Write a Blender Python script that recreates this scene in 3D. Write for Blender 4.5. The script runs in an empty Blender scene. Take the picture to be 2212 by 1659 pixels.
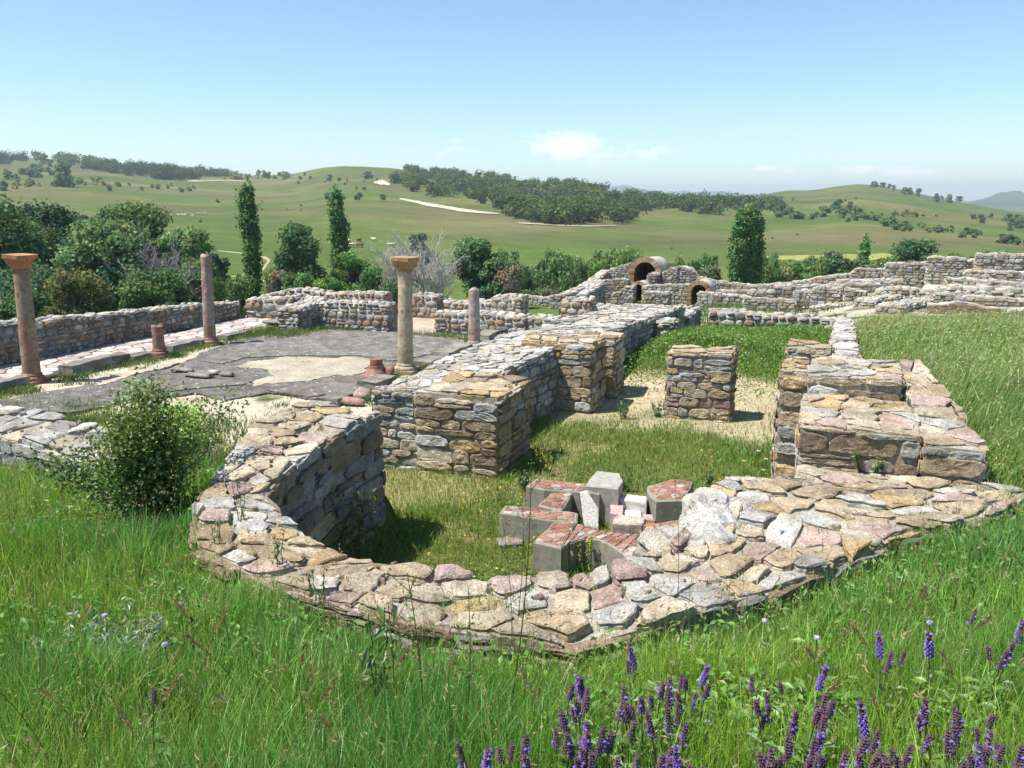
import bpy, math, random
import numpy as np
rad = math.radians
S = bpy.context.scene
COL = S.collection

# ---------------------------------------------------------------- camera, sky, sun, exposure
PITCH, YAW = rad(12.57), rad(21.0)          # the ruin's walls run along Y and X; the camera is turned 21 degrees from them
cam_d = bpy.data.cameras.new('camera')
cam = bpy.data.objects.new('camera', cam_d)
COL.objects.link(cam)
cam_d.sensor_width = 36.0
cam_d.lens = 36.0 * 1800 / 2212
cam_d.clip_start, cam_d.clip_end = 0.05, 30000
cam.location = (0, 0, 0)
cam.rotation_euler = (rad(90) - PITCH, 0, YAW)
S.camera = cam

SUN_EL = 63.0
SUN_DIR_CAM = (-math.cos(rad(14)), -math.sin(rad(14)))     # from the camera's left, a little behind
sx = SUN_DIR_CAM[0] * math.cos(YAW) - SUN_DIR_CAM[1] * math.sin(YAW)
sy = SUN_DIR_CAM[0] * math.sin(YAW) + SUN_DIR_CAM[1] * math.cos(YAW)
SUN_AZ = math.atan2(sx, sy)                                 # clockwise from +Y
world = bpy.data.worlds.new('World')
S.world = world
world.use_nodes = True
wn, wl = world.node_tree.nodes, world.node_tree.links
wn.clear()
sky = wn.new('ShaderNodeTexSky')
sky.sky_type = 'NISHITA'
sky.sun_disc = False
sky.sun_elevation = rad(SUN_EL)
sky.sun_rotation = SUN_AZ
sky.altitude = 300
sky.air_density = 1.0
sky.dust_density = 0.2
sky.ozone_density = 2.5
bgn = wn.new('ShaderNodeBackground')
bgn.inputs['Strength'].default_value = 0.088
wout = wn.new('ShaderNodeOutputWorld')
wl.new(bgn.outputs[0], wout.inputs[0])

sun_d = bpy.data.lights.new('sun', 'SUN')
sun_d.energy = 5.0
sun_d.angle = rad(0.53)
sun_d.color = (1.0, 0.95, 0.87)
sun = bpy.data.objects.new('sun', sun_d)
COL.objects.link(sun)
ce = math.cos(rad(SUN_EL))
from mathutils import Vector
sun.rotation_euler = Vector((sx * ce, sy * ce, math.sin(rad(SUN_EL)))).to_track_quat('Z', 'Y').to_euler()
sun.location = (-20, 0, 40)

S.view_settings.view_transform = 'Standard'
S.view_settings.look = 'None'
S.view_settings.exposure = 0.75
S.view_settings.gamma = 1.0
S.render.engine = 'CYCLES'
S.cycles.use_denoising = True
S.cycles.denoiser = 'OPENIMAGEDENOISE'
S.cycles.denoising_input_passes = 'RGB_ALBEDO_NORMAL'
S.cycles.max_bounces = 6
S.cycles.diffuse_bounces = 2
S.cycles.glossy_bounces = 2
S.cycles.transmission_bounces = 4
S.cycles.transparent_max_bounces = 8
S.cycles.volume_bounces = 0
S.cycles.sample_clamp_indirect = 6

# ---------------------------------------------------------------- view geometry helpers (a pixel of the 2212 px wide photo -> a point of the place)
cP, sP, cY, sY = math.cos(PITCH), math.sin(PITCH), math.cos(YAW), math.sin(YAW)

def ray(u, v):
    xc, yc = (u - 1106) / 1800.0, -(v - 829.5) / 1800.0
    yy, zz = cP + sP * yc, -sP + cP * yc
    return np.array((xc * cY - yy * sY, xc * sY + yy * cY, zz)), yy

def P(u, v, z):
    d, _ = ray(u, v)
    return d * (z / d[2])

def Q(u, v, depth):
    d, yy = ray(u, v)
    return d * (depth / yy)

def to_cam(X, Y):
    return X * cY + Y * sY, -X * sY + Y * cY

def from_cam(x, y):
    return x * cY - y * sY, x * sY + y * cY

# ---------------------------------------------------------------- noise (value noise on arrays)
def _h(ix, iy, s):
    n = (ix.astype(np.int64) * 374761393 + iy.astype(np.int64) * 668265263 + s * 1274126177) & 0xffffffff
    n = ((n ^ (n >> 13)) * 1274126177) & 0xffffffff
    return ((n ^ (n >> 16)) & 0xffff) / 65535.0

def vnoise(x, y, s=0):
    x, y = np.asarray(x, float), np.asarray(y, float)
    ix, iy = np.floor(x), np.floor(y)
    fx, fy = x - ix, y - iy
    fx, fy = fx * fx * (3 - 2 * fx), fy * fy * (3 - 2 * fy)
    a = _h(ix, iy, s) * (1 - fx) + _h(ix + 1, iy, s) * fx
    b = _h(ix, iy + 1, s) * (1 - fx) + _h(ix + 1, iy + 1, s) * fx
    return a * (1 - fy) + b * fy

def fbm(x, y, s=0, o=4):
    r, a, t = 0, 0.5, 0
    for k in range(o):
        r = r + a * vnoise(x * 2 ** k + 17.3 * k, y * 2 ** k - 9.1 * k, s + k)
        t += a
        a *= 0.5
    return r / t - 0.5

# ---------------------------------------------------------------- mesh building
class MB:
    def __init__(s):
        s.v, s.q, s.t, s.c, s.n = [], [], [], [], 0
    def add(s, V, quads=None, tris=None, col=(.5, .5, .5)):
        V = np.asarray(V, float).reshape(-1, 3)
        c = np.asarray(col, float)
        if c.ndim == 1:
            c = np.tile(c, (len(V), 1))
        if quads is not None and len(quads):
            s.q.append(np.asarray(quads, np.int64).reshape(-1, 4) + s.n)
        if tris is not None and len(tris):
            s.t.append(np.asarray(tris, np.int64).reshape(-1, 3) + s.n)
        s.v.append(V); s.c.append(c); s.n += len(V)
        return s
    def box(s, lo, hi, col=(.5, .5, .5), jit=0, rng=None):
        x0, y0, z0 = lo; x1, y1, z1 = hi
        V = np.array([(x0, y0, z0), (x1, y0, z0), (x1, y1, z0), (x0, y1, z0), (x0, y0, z1), (x1, y0, z1), (x1, y1, z1), (x0, y1, z1)], float)
        if jit:
            V += rng.uniform(-jit, jit, V.shape)
        return s.add(V, [(0, 3, 2, 1), (4, 5, 6, 7), (0, 1, 5, 4), (1, 2, 6, 5), (2, 3, 7, 6), (3, 0, 4, 7)], None, col)
    def tube(s, pts, r, n=5, col=(.3, .3, .3), cap=True):
        pts = np.asarray(pts, float); m = len(pts)
        r = np.broadcast_to(np.asarray(r, float), (m,))
        d = np.gradient(pts, axis=0)
        d /= np.linalg.norm(d, axis=1, keepdims=True) + 1e-9
        ref = np.tile((0.31, 0.17, 0.93), (m, 1))
        ref[np.abs((d * ref).sum(1)) > .9] = (1, 0, 0)
        a = np.cross(d, ref); a /= np.linalg.norm(a, axis=1, keepdims=True)
        b = np.cross(d, a)
        th = np.arange(n) * 2 * math.pi / n
        V = pts[:, None, :] + r[:, None, None] * (a[:, None, :] * np.cos(th)[None, :, None] + b[:, None, :] * np.sin(th)[None, :, None])
        q = []
        for i in range(m - 1):
            for j in range(n):
                q.append((i * n + j, i * n + (j + 1) % n, (i + 1) * n + (j + 1) % n, (i + 1) * n + j))
        V = V.reshape(-1, 3); t = []
        if cap:
            V = np.vstack([V, pts[-1:]])
            t = [((m - 1) * n + j, (m - 1) * n + (j + 1) % n, m * n) for j in range(n)]
        return s.add(V, q, t, col)
    def data(s):
        return np.vstack(s.v), np.vstack(s.c)
    def mesh(s, name, origin=(0, 0, 0), smooth=False):
        V, C = s.data()
        V = V - np.asarray(origin, float)
        me = bpy.data.meshes.new(name)
        q = np.vstack(s.q) if s.q else np.zeros((0, 4), np.int64)
        t = np.vstack(s.t) if s.t else np.zeros((0, 3), np.int64)
        me.vertices.add(len(V)); me.vertices.foreach_set('co', V.astype(np.float32).ravel())
        me.loops.add(q.size + t.size)
        me.loops.foreach_set('vertex_index', np.concatenate([q.ravel(), t.ravel()]).astype(np.int32))
        me.polygons.add(len(q) + len(t))
        me.polygons.foreach_set('loop_start', np.concatenate([np.arange(len(q)) * 4, q.size + np.arange(len(t)) * 3]).astype(np.int32))
        me.polygons.foreach_set('use_smooth', np.full(len(q) + len(t), bool(smooth)))
        ca = me.color_attributes.new('Col', 'FLOAT_COLOR', 'POINT')
        ca.data.foreach_set('color', np.hstack([C, np.ones((len(C), 1))]).astype(np.float32).ravel())
        me.update(calc_edges=True)
        return me

def obj(name, mb, mat, parent=None, origin=(0, 0, 0), smooth=False):
    """one mesh object; a child's mesh is given in the parent's frame"""
    me = mb if isinstance(mb, bpy.types.Mesh) else mb.mesh(name, origin, smooth)
    if not me.materials:
        me.materials.append(mat)
    o = bpy.data.objects.new(name, me)
    COL.objects.link(o)
    o.location = origin
    if parent is not None:
        o.parent = parent
    return o

def tag(o, label, cat, group=None):
    o['label'] = label; o['category'] = cat; o['kind'] = 'thing'
    if group:
        o['group'] = group
    return o

def thing(name, label, cat, loc, group=None, rz=0):
    o = bpy.data.objects.new(name, None)
    COL.objects.link(o)
    o.location = loc; o.rotation_euler = (0, 0, rz)
    o.empty_display_size = .2
    return tag(o, label, cat, group)

def kind(o, k):
    o['kind'] = k
    return o

def dup(root, loc, rz=0, scale=1, label=None, group=None):
    r = root.copy(); COL.objects.link(r)
    r.location = loc; r.rotation_euler = (0, 0, rz)
    r.scale = scale if isinstance(scale, tuple) else (scale, scale, scale)
    if label: r['label'] = label
    if group: r['group'] = group
    for ch in list(root.children):
        c = ch.copy(); COL.objects.link(c); c.parent = r
        for g in ch.children:
            d = g.copy(); COL.objects.link(d); d.parent = c
    return r

# ---------------------------------------------------------------- materials
def new_mat(name):
    m = bpy.data.materials.new(name); m.use_nodes = True
    nt = m.node_tree; nt.nodes.clear()
    out = nt.nodes.new('ShaderNodeOutputMaterial')
    return m, nt, out

def nd(nt, t, **kw):
    n = nt.nodes.new(t)
    for k, v in kw.items():
        if k in n.inputs: n.inputs[k].default_value = v
        else: setattr(n, k, v)
    return n

def ramp(nt, src, stops):
    r = nt.nodes.new('ShaderNodeValToRGB')
    e = r.color_ramp.elements
    while len(e) < len(stops): e.new(.5)
    for el, (p, c) in zip(e, stops):
        el.position = p
        el.color = (c, c, c, 1) if not isinstance(c, tuple) else (*c, 1)
    nt.links.new(src, r.inputs[0])
    return r.outputs[0]

def mul(nt, a, b, f=1.0, mode='MULTIPLY'):
    m = nt.nodes.new('ShaderNodeMix'); m.data_type = 'RGBA'; m.blend_type = mode
    m.inputs[0].default_value = f if not hasattr(f, 'links') else 0
    if hasattr(f, 'links'): nt.links.new(f, m.inputs[0])
    for s, i in ((a, 6), (b, 7)):
        if hasattr(s, 'links'): nt.links.new(s, m.inputs[i])
        else: m.inputs[i].default_value = (*s, 1)
    return m.outputs[2]

def stone_material(name, lichen=.6, scale=1.0, bump=.8, rough=.92, vlo=.62, vhi=1.3):
    m, nt, out = new_mat(name); L = nt.links
    tc = nd(nt, 'ShaderNodeTexCoord'); co = tc.outputs['Object']
    at = nd(nt, 'ShaderNodeAttribute', attribute_name='Col')
    n1 = nd(nt, 'ShaderNodeTexNoise', Scale=7 * scale, Detail=8, Roughness=.7)
    n2 = nd(nt, 'ShaderNodeTexNoise', Scale=55 * scale, Detail=5, Roughness=.7)
    n3 = nd(nt, 'ShaderNodeTexNoise', Scale=2.2 * scale, Detail=4, Roughness=.6)
    for n in (n1, n2, n3): L.new(co, n.inputs['Vector'])
    c = mul(nt, at.outputs['Color'], ramp(nt, n1.outputs[0], [(.3, vlo), (.7, vhi)]))
    c = mul(nt, c, ramp(nt, n2.outputs[0], [(.32, .5), (.68, 1.38)]))
    c = mul(nt, c, ramp(nt, n3.outputs[0], [(.35, (.78, .72, .64)), (.65, (1.15, 1.14, 1.12))]))
    if lichen:
        vo = nd(nt, 'ShaderNodeTexVoronoi', Scale=13 * scale, Randomness=1.0)
        n4 = nd(nt, 'ShaderNodeTexNoise', Scale=30 * scale, Detail=2)
        L.new(co, n4.inputs['Vector'])
        ad = nd(nt, 'ShaderNodeVectorMath', operation='ADD')
        sc = nd(nt, 'ShaderNodeVectorMath', operation='SCALE'); sc.inputs[3].default_value = .04
        L.new(n4.outputs['Color'], sc.inputs[0]); L.new(co, ad.inputs[0]); L.new(sc.outputs[0], ad.inputs[1])
        L.new(ad.outputs[0], vo.inputs['Vector'])
        spot = ramp(nt, vo.outputs['Distance'], [(.13, 1.0), (.2, 0.0)])
        sel = ramp(nt, vo.outputs['Color'], [(.5, 0.0), (.62, lichen)])
        f = nd(nt, 'ShaderNodeMath', operation='MULTIPLY')
        L.new(spot, f.inputs[0]); L.new(sel, f.inputs[1])
        c = mul(nt, c, (.6, .6, .56), f.outputs[0], 'MIX')
    b = nd(nt, 'ShaderNodeBsdfPrincipled', Roughness=rough)
    b.inputs['Specular IOR Level'].default_value = .25
    L.new(c, b.inputs['Base Color'])
    h = nd(nt, 'ShaderNodeMath', operation='ADD'); L.new(n1.outputs[0], h.inputs[0])
    h2 = nd(nt, 'ShaderNodeMath', operation='MULTIPLY'); h2.inputs[1].default_value = .35
    L.new(n2.outputs[0], h2.inputs[0]); L.new(h2.outputs[0], h.inputs[1])
    bp = nd(nt, 'ShaderNodeBump', Strength=bump, Distance=.05 / scale)
    L.new(h.outputs[0], bp.inputs['Height']); L.new(bp.outputs[0], b.inputs['Normal'])
    L.new(b.outputs[0], out.inputs[0])
    return m

def leaf_material(name, trans=.35, gloss=.04):
    m, nt, out = new_mat(name); L = nt.links
    at = nd(nt, 'ShaderNodeAttribute', attribute_name='Col')
    oi = nd(nt, 'ShaderNodeObjectInfo')
    c = mul(nt, at.outputs['Color'], ramp(nt, oi.outputs['Random'], [(0, (.8, .84, .85)), (1, (1.2, 1.14, 1.0))]))
    d = nd(nt, 'ShaderNodeBsdfDiffuse'); t = nd(nt, 'ShaderNodeBsdfTranslucent'); g = nd(nt, 'ShaderNodeBsdfGlossy', Roughness=.45)
    L.new(c, d.inputs[0])
    L.new(mul(nt, c, (1.25, 1.2, .7)), t.inputs[0])
    g.inputs[0].default_value = (.9, .95, .9, 1)
    m1 = nd(nt, 'ShaderNodeMixShader'); m1.inputs[0].default_value = trans
    m2 = nd(nt, 'ShaderNodeMixShader'); m2.inputs[0].default_value = gloss
    L.new(d.outputs[0], m1.inputs[1]); L.new(t.outputs[0], m1.inputs[2])
    L.new(m1.outputs[0], m2.inputs[1]); L.new(g.outputs[0], m2.inputs[2])
    L.new(m2.outputs[0], out.inputs[0])
    return m

def plain_material(name, rough=.9, bump=.3, scale=20, lo=.75, hi=1.2):
    m, nt, out = new_mat(name); L = nt.links
    tc = nd(nt, 'ShaderNodeTexCoord')
    at = nd(nt, 'ShaderNodeAttribute', attribute_name='Col')
    n1 = nd(nt, 'ShaderNodeTexNoise', Scale=scale, Detail=6, Roughness=.65)
    L.new(tc.outputs['Object'], n1.inputs['Vector'])
    c = mul(nt, at.outputs['Color'], ramp(nt, n1.outputs[0], [(.3, lo), (.7, hi)]))
    b = nd(nt, 'ShaderNodeBsdfPrincipled', Roughness=rough)
    b.inputs['Specular IOR Level'].default_value = .2
    L.new(c, b.inputs['Base Color'])
    bp = nd(nt, 'ShaderNodeBump', Strength=bump, Distance=.3 / scale)
    L.new(n1.outputs[0], bp.inputs['Height']); L.new(bp.outputs[0], b.inputs['Normal'])
    L.new(b.outputs[0], out.inputs[0])
    return m

def ground_material():
    m, nt, out = new_mat('ground'); L = nt.links
    geo = nd(nt, 'ShaderNodeNewGeometry'); co = geo.outputs['Position']
    at = nd(nt, 'ShaderNodeAttribute', attribute_name='Col')
    c = at.outputs['Color']
    for sc, det, lo, hi in ((.012, 6, (.78, .82, .8), (1.25, 1.16, 1.2)), (.09, 6, (.86, .9, .86), (1.16, 1.1, 1.1)), (1.4, 5, .8, 1.2), (14, 5, .72, 1.28)):
        n = nd(nt, 'ShaderNodeTexNoise', Scale=sc, Detail=det, Roughness=.65)
        L.new(co, n.inputs['Vector'])
        c = mul(nt, c, ramp(nt, n.outputs[0], [(.33, lo), (.67, hi)]))
    b = nd(nt, 'ShaderNodeBsdfDiffuse')
    L.new(c, b.inputs[0])
    n = nd(nt, 'ShaderNodeTexNoise', Scale=9, Detail=8, Roughness=.7); L.new(co, n.inputs['Vector'])
    bp = nd(nt, 'ShaderNodeBump', Strength=.5, Distance=.05)
    L.new(n.outputs[0], bp.inputs['Height']); L.new(bp.outputs[0], b.inputs['Normal'])
    L.new(b.outputs[0], out.inputs[0])
    return m

M_STONE = stone_material('field_stone')
M_PLASTERED = stone_material('far_stone', lichen=.25, scale=.7, bump=.4)
M_MARBLE = stone_material('white_marble', lichen=0, bump=.25, vlo=.88, vhi=1.06)
M_COLUMN = stone_material('mottled_column', lichen=.3, scale=1.3, bump=.35, vlo=.6, vhi=1.35)
M_MOSAIC = stone_material('mosaic', lichen=.9, scale=.45, bump=.4, vlo=.5, vhi=1.9)
M_BRICK = stone_material('brick', lichen=.45, scale=1.6, bump=.35, vlo=.7, vhi=1.2)
M_CONCRETE = plain_material('concrete', scale=12, bump=.25, lo=.72, hi=1.18)
M_LEAF = leaf_material('leaf')
M_FAR_LEAF = leaf_material('far_leaf', .3, .0)
M_GRASS = leaf_material('grass_blade', .38, .03)
M_PETAL = leaf_material('petal', .3, .02)
M_BARK = plain_material('bark', scale=6)
M_WOOL = plain_material('coat', scale=3)
M_GROUND = ground_material()

# ---------------------------------------------------------------- clouds low in the sky, part of the sky itself
def sky_clouds():
    nt = world.node_tree; L = nt.links
    tc = nd(nt, 'ShaderNodeTexCoord'); v = tc.outputs['Generated']
    sep = nd(nt, 'ShaderNodeSeparateXYZ'); L.new(v, sep.inputs[0])
    def M(op, a, b=None, c=None):
        n = nd(nt, 'ShaderNodeMath', operation=op)
        for i, s in enumerate((a, b, c)):
            if s is None: continue
            if hasattr(s, 'links'): L.new(s, n.inputs[i])
            else: n.inputs[i].default_value = s
        return n.outputs[0]
    az = M('ARCTAN2', sep.outputs[0], sep.outputs[1])
    el = M('ARCSINE', sep.outputs[2])
    comb = nd(nt, 'ShaderNodeCombineXYZ'); L.new(az, comb.inputs[0]); L.new(M('MULTIPLY', el, 1.6), comb.inputs[1])
    n1 = nd(nt, 'ShaderNodeTexNoise', Scale=75, Detail=9, Roughness=.6)
    L.new(comb.outputs[0], n1.inputs['Vector'])
    total = None
    for (u, vtop, vbase, w, amp) in ((1225, 285, 345, 95, 1.0), (1300, 310, 360, 120, .6), (985, 295, 310, 30, .5), (965, 310, 350, 60, .45), (1405, 315, 345, 60, .7),
                                     (1655, 357, 372, 40, .8), (1712, 362, 373, 22, .7), (1800, 358, 368, 25, .5), (1870, 357, 374, 62, .9), (1965, 360, 382, 70, .95), (870, 320, 345, 80, .3)):
        d, _ = ray(u, (vtop + vbase) / 2)
        a0 = math.atan2(d[0], d[1]); e0 = math.asin(d[2] / np.linalg.norm(d))
        sa, se = w / 1800.0, (vbase - vtop) / 2 / 1800.0 * 1.25
        p = M('ADD', M('POWER', M('ABSOLUTE', M('MULTIPLY', M('SUBTRACT', az, a0), 1 / sa)), 2.0), M('POWER', M('ABSOLUTE', M('MULTIPLY', M('SUBTRACT', el, e0), 1 / se)), 2.0))
        g = M('MULTIPLY', M('EXPONENT', M('MULTIPLY', p, -1.0)), amp)
        total = g if total is None else M('MAXIMUM', total, g)
    k = M('ADD', total, M('MULTIPLY', M('SUBTRACT', n1.outputs[0], .5), 2.0))
    f = M('MULTIPLY', ramp(nt, k, [(.42, 0.0), (.8, 1.0)]), total)
    f = M('MULTIPLY', M('POWER', f, .8), .8)
    c = mul(nt, mul(nt, sky.outputs[0], (1.06, 1.18, 1.2)), (9.2, 9.2, 9.4), f, 'MIX')
    L.new(c, bgn.inputs['Color'])
sky_clouds()

# ================================================================ TERRAIN
PIT = np.array([(-4.85, 8.6), (-4.75, 7.2), (-4.45, 6.0), (-4.25, 5.45), (-3.5, 4.85), (-2.9, 4.65), (-2.1, 4.7), (-1.5, 5.1), (-1.1, 5.7), (-.85, 7.2), (-.62, 7.55), (-.14, 7.52), (-.08, 8.2), (-.02, 10.3), (.25, 11),
                (.25, 14), (.35, 26.8), (-3.8, 26.8), (-3.9, 21), (-4.4, 20), (-5.2, 16), (-5.2, 10.9), (-6.5, 10.7), (-6.5, 8.6)])

BANK = np.array([(-5.25, 6.15), (-4.78, 5.2), (-4.15, 4.45), (-3.1, 4.1), (-2.2, 4.0), (-1.2, 4.1), (-.25, 5.15), (.54, 6.35), (1.2, 7.1), (1.75, 7.95), (1.2, 7.2), (-1.2, 4.4), (-3.2, 4.2), (-4.9, 5.3)])

def inside(X, Y, poly):
    X, Y = np.asarray(X, float), np.asarray(Y, float)
    r = np.zeros(X.shape, bool)
    n = len(poly)
    for i in range(n):
        x1, y1 = poly[i]; x2, y2 = poly[(i + 1) % n]
        c = ((y1 > Y) != (y2 > Y)) & (X < (x2 - x1) * (Y - y1) / (y2 - y1 + 1e-12) + x1)
        r ^= c
    return r

def edge_dist(X, Y, poly):
    X, Y = np.asarray(X, float), np.asarray(Y, float)
    best = np.full(X.shape, 1e9)
    n = len(poly)
    for i in range(n):
        p, q = np.array(poly[i]), np.array(poly[(i + 1) % n])
        d = q - p
        t = np.clip(((X - p[0]) * d[0] + (Y - p[1]) * d[1]) / (d @ d), 0, 1)
        best = np.minimum(best, np.hypot(X - p[0] - t * d[0], Y - p[1] - t * d[1]))
    return best

def sstep(a, b, x):
    t = np.clip((x - a) / (b - a), 0, 1)
    return t * t * (3 - 2 * t)

SKY_U = [-1800, -600, 0, 200, 400, 560, 640, 690, 740, 830, 900, 1000, 1150, 1250, 1350, 1420, 1500, 1590, 1640, 1707, 1745, 1800, 1853, 1951, 2024, 2097, 2212, 2500, 3600]
SKY_V = [350, 338, 338, 347, 371, 379, 376, 363, 358, 361, 369, 377, 392, 400, 419, 428, 424, 424, 422, 409, 413, 403, 396, 410, 427, 441, 460, 480, 470]
R_U = [-1800, 0, 500, 650, 740, 900, 1100, 1300, 1420, 1590, 1700, 1850, 2050, 2212, 3600]
R_R = [1500, 1500, 1450, 1180, 1100, 1050, 980, 950, 1050, 1200, 1480, 1500, 1400, 1300, 1300]
R0 = 210.0

def ground_z(X, Y):
    X, Y = np.asarray(X, float), np.asarray(Y, float)
    x, y = to_cam(X, Y)
    r = np.hypot(x, y)
    zl = np.interp(y, [-30, 0, 2, 4, 6, 9, 11.5, 13.5, 30, 45, 70, 110, 200], [-.6, -1.62, -2.05, -2.58, -2.9, -3.4, -4.0, -4.3, -4.45, -7, -10.6, -13.2, -15])
    zr = np.interp(y, [-30, 0, 2, 4, 6, 8, 12, 20, 30, 40, 60, 80, 110, 200], [-.6, -1.62, -2.02, -2.42, -2.52, -2.5, -2.55, -3.2, -4.15, -4.7, -5.6, -9, -13, -15])
    zm = np.interp(y, [-30, 0, 2, 4, 6, 9, 11.5, 13.5, 27, 34, 45, 56, 75, 110, 200], [-.6, -1.62, -2.03, -2.5, -2.8, -3.4, -4, -4.05, -4.3, -4.9, -5.8, -6.9, -10.5, -13.2, -15])
    w = sstep(-2, 2.2, X) * sstep(0, 3, y + 3)
    wm = sstep(-8.5, -6.2, X) * (1 - w)
    z = zl * (1 - w - wm) + zm * wm + zr * w
    z = np.where(y < 4, zl * (1 - sstep(-3, 3, x)) + zr * sstep(-3, 3, x), z)
    # the sunken room
    ins = inside(X, Y, PIT)
    d = edge_dist(X, Y, PIT)
    sd = np.where(ins, d, -d)
    k = sstep(-.12, .1, sd)
    fl = -4.0 + .6 * np.exp(-(((X + 2.9) / 1.7) ** 2 + ((Y - 20.6) / 2.4) ** 2)) + .25 * np.exp(-(((X + .6) / .9) ** 2 + ((Y - 24) / 2) ** 2))
    z = z * (1 - k) + fl * k
    z = z + np.where(r < 60, fbm(X * .7, Y * .7, 3, 3) * .14 * sstep(1, 4, r), 0) * (1 - sstep(40, 60, r))
    # the bank has grown up against the outside of the curved wall
    if np.any((r < 14)):
        da = edge_dist(X, Y, BANK); ia = inside(X, Y, PIT)
        wgt = np.exp(-(da / .55) ** 2) * ~ia * (r < 14) * (X > -6.3) * (X < 1.9) * (1 - k)
        z = z + (np.where(X > .6, -2.57, -2.6) - .3 * sstep(5.6, 7.6, Y) * (X < -4) - z) * np.clip(wgt, 0, 1)
    # flat floor of the court
    cf = sstep(-18, -17.4, X) * sstep(-6.2, -6.8, X) * sstep(11.2, 13.0, Y) * sstep(28, 27, Y)
    z = z * (1 - cf) + (-4.27 + .03 * fbm(X, Y, 9, 3)) * cf
    # hills
    th = np.arctan2(x, np.maximum(y, 1e-6) * np.where(y > 0, 1, -1))
    th = np.arctan2(x, y)
    uu = 1106 + 1800 * np.tan(np.clip(th, -1.1, 1.1)) / cP
    sv = np.interp(uu, SKY_U, SKY_V)
    for k_ in (-22, 22, -11, 11):
        sv = sv + np.interp(uu + k_, SKY_U, SKY_V)
    sv /= 5
    yc = -(sv - 829.5) / 1800.0
    yy, zz = cP + sP * yc, -sP + cP * yc
    xc = (uu - 1106) / 1800.0
    tan_e = zz / np.hypot(xc, yy)
    RR = np.interp(uu, R_U, R_R)
    for k_ in (-60, 60, -30, 30):
        RR = RR + np.interp(uu + k_, R_U, R_R)
    RR /= 5
    zR = tan_e * RR
    t = np.clip((r - R0) / (RR - R0), 0, 1)
    hz = -15 + (zR + 15) * (.85 * t + .15 * t * t) + fbm(X / 160., Y / 160., 11, 4) * 26 * np.sin(np.pi * t) * t
    over = np.maximum(r - RR, 0)
    hz = hz - over * over / 900. * (over < 150) - (over >= 150) * (25 + (over - 150) * .12)
    hz = np.maximum(hz, -34 - (r > RR) * 0)
    return np.where(r > R0, hz, z + fbm(X / 40., Y / 40., 5, 3) * 2.2 * sstep(60, 110, r) * (1 - sstep(170, R0, r)))

GREEN = np.array((.075, .115, .03))

def ground_color(X, Y):
    X, Y = np.asarray(X, float), np.asarray(Y, float)
    x, y = to_cam(X, Y)
    r = np.hypot(x, y)
    n = fbm(X * .9, Y * .9, 21, 4)
    c = np.tile(GREEN, (*X.shape, 1)).astype(float)
    def mix(col, f):
        nonlocal c
        f = np.clip(f, 0, 1)[..., None]
        c = c * (1 - f) + np.asarray(col) * f
    # hill pasture: olive green and dry straw
    hf = sstep(120, 220, r)
    mix((.084, .122, .038), hf)
    mix((.14, .14, .064), hf * sstep(-.02, .16, fbm(X / 60., Y / 60., 31, 5) + .3 * fbm(X / 300., Y / 90., 33, 3)) * .8)
    mix((.115, .105, .062), hf * sstep(.04, .2, fbm(X / 140., Y / 50., 37, 5)) * .5)
    mix((.08, .125, .036), hf * sstep(300, 200, r) * .6)
    # valley floor meadow
    mix((.1, .15, .045), sstep(45, 70, r) * (1 - hf) * .8)
    # sand of the peristyle court and around
    court = (X > -17.4) & (X < -6.4)
    sand = np.where(court, sstep(10.6, 11.8, Y + n * 2.2 + .2 * np.minimum(X + 9, 0)), 0) * (Y < 28)
    mix((.46, .41, .32), sand * sstep(-.28, -.08, n + .02))
    # beige earth floors behind the peristyle
    mix((.40, .33, .26), ((X > -17) & (X < -4) & (Y > 23.5) & (Y < 32)) * .9)
    # rubble strewn ground among the far ruins
    far_r = sstep(27, 31, Y) * (1 - sstep(56, 66, Y)) * sstep(-9, -6, X) * (X < 34)
    mix((.36, .33, .27), far_r * sstep(-.16, .06, n))
    # room floor: dry patches and sandy far half
    room = inside(X, Y, PIT)
    mix((.13, .135, .045), room * 1.0)
    mix((.40, .34, .23), room * sstep(13.8, 15.2, Y + n * 3) * (1 - sstep(18.0, 19.2, Y + n * 2)))
    mix((.30, .26, .13), room * sstep(-.02, .16, fbm(X * .8 + 3, Y * .6, 77, 3)) * (Y > 8.5) * (Y < 13) * .8)
    return c

def make_ground():
    a1 = np.linspace(rad(-46), rad(46), 300)
    a0 = np.linspace(-math.pi, rad(-46), 34)[:-1]
    a2 = np.linspace(rad(46), math.pi, 34)[1:]
    th = np.concatenate([a0, a1, a2])
    rr = np.concatenate([[.25], np.geomspace(.6, 3, 30)[:-1], np.geomspace(3, 34, 230)[:-1], np.geomspace(34, 1900, 210)[:-1], np.geomspace(1900, 13000, 20)])
    T, Rr = np.meshgrid(th, rr)
    x, y = Rr * np.sin(T), Rr * np.cos(T)
    X, Y = from_cam(x, y)
    Z = ground_z(X, Y)
    Cc = ground_color(X, Y)
    n, m = X.shape
    V = np.stack([X, Y, Z], -1).reshape(-1, 3)
    i, j = np.meshgrid(np.arange(n - 1), np.arange(m - 1), indexing='ij')
    q = np.stack([i * m + j, i * m + j + 1, (i + 1) * m + j + 1, (i + 1) * m + j], -1).reshape(-1, 4)
    mb = MB(); mb.add(V, q, None, Cc.reshape(-1, 3))
    cz = float(ground_z(np.array(0.), np.array(0.)))
    c0 = len(V)
    mb.add([(0, 0, cz)], None, None, GREEN)
    mb.t.append(np.array([(c0, k + 1, k) for k in range(m - 1)]))
    o = obj('ground', mb, M_GROUND, smooth=True)
    kind(o, 'structure')
make_ground()

def gz(X, Y):
    return float(ground_z(np.array(float(X)), np.array(float(Y))))

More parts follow.
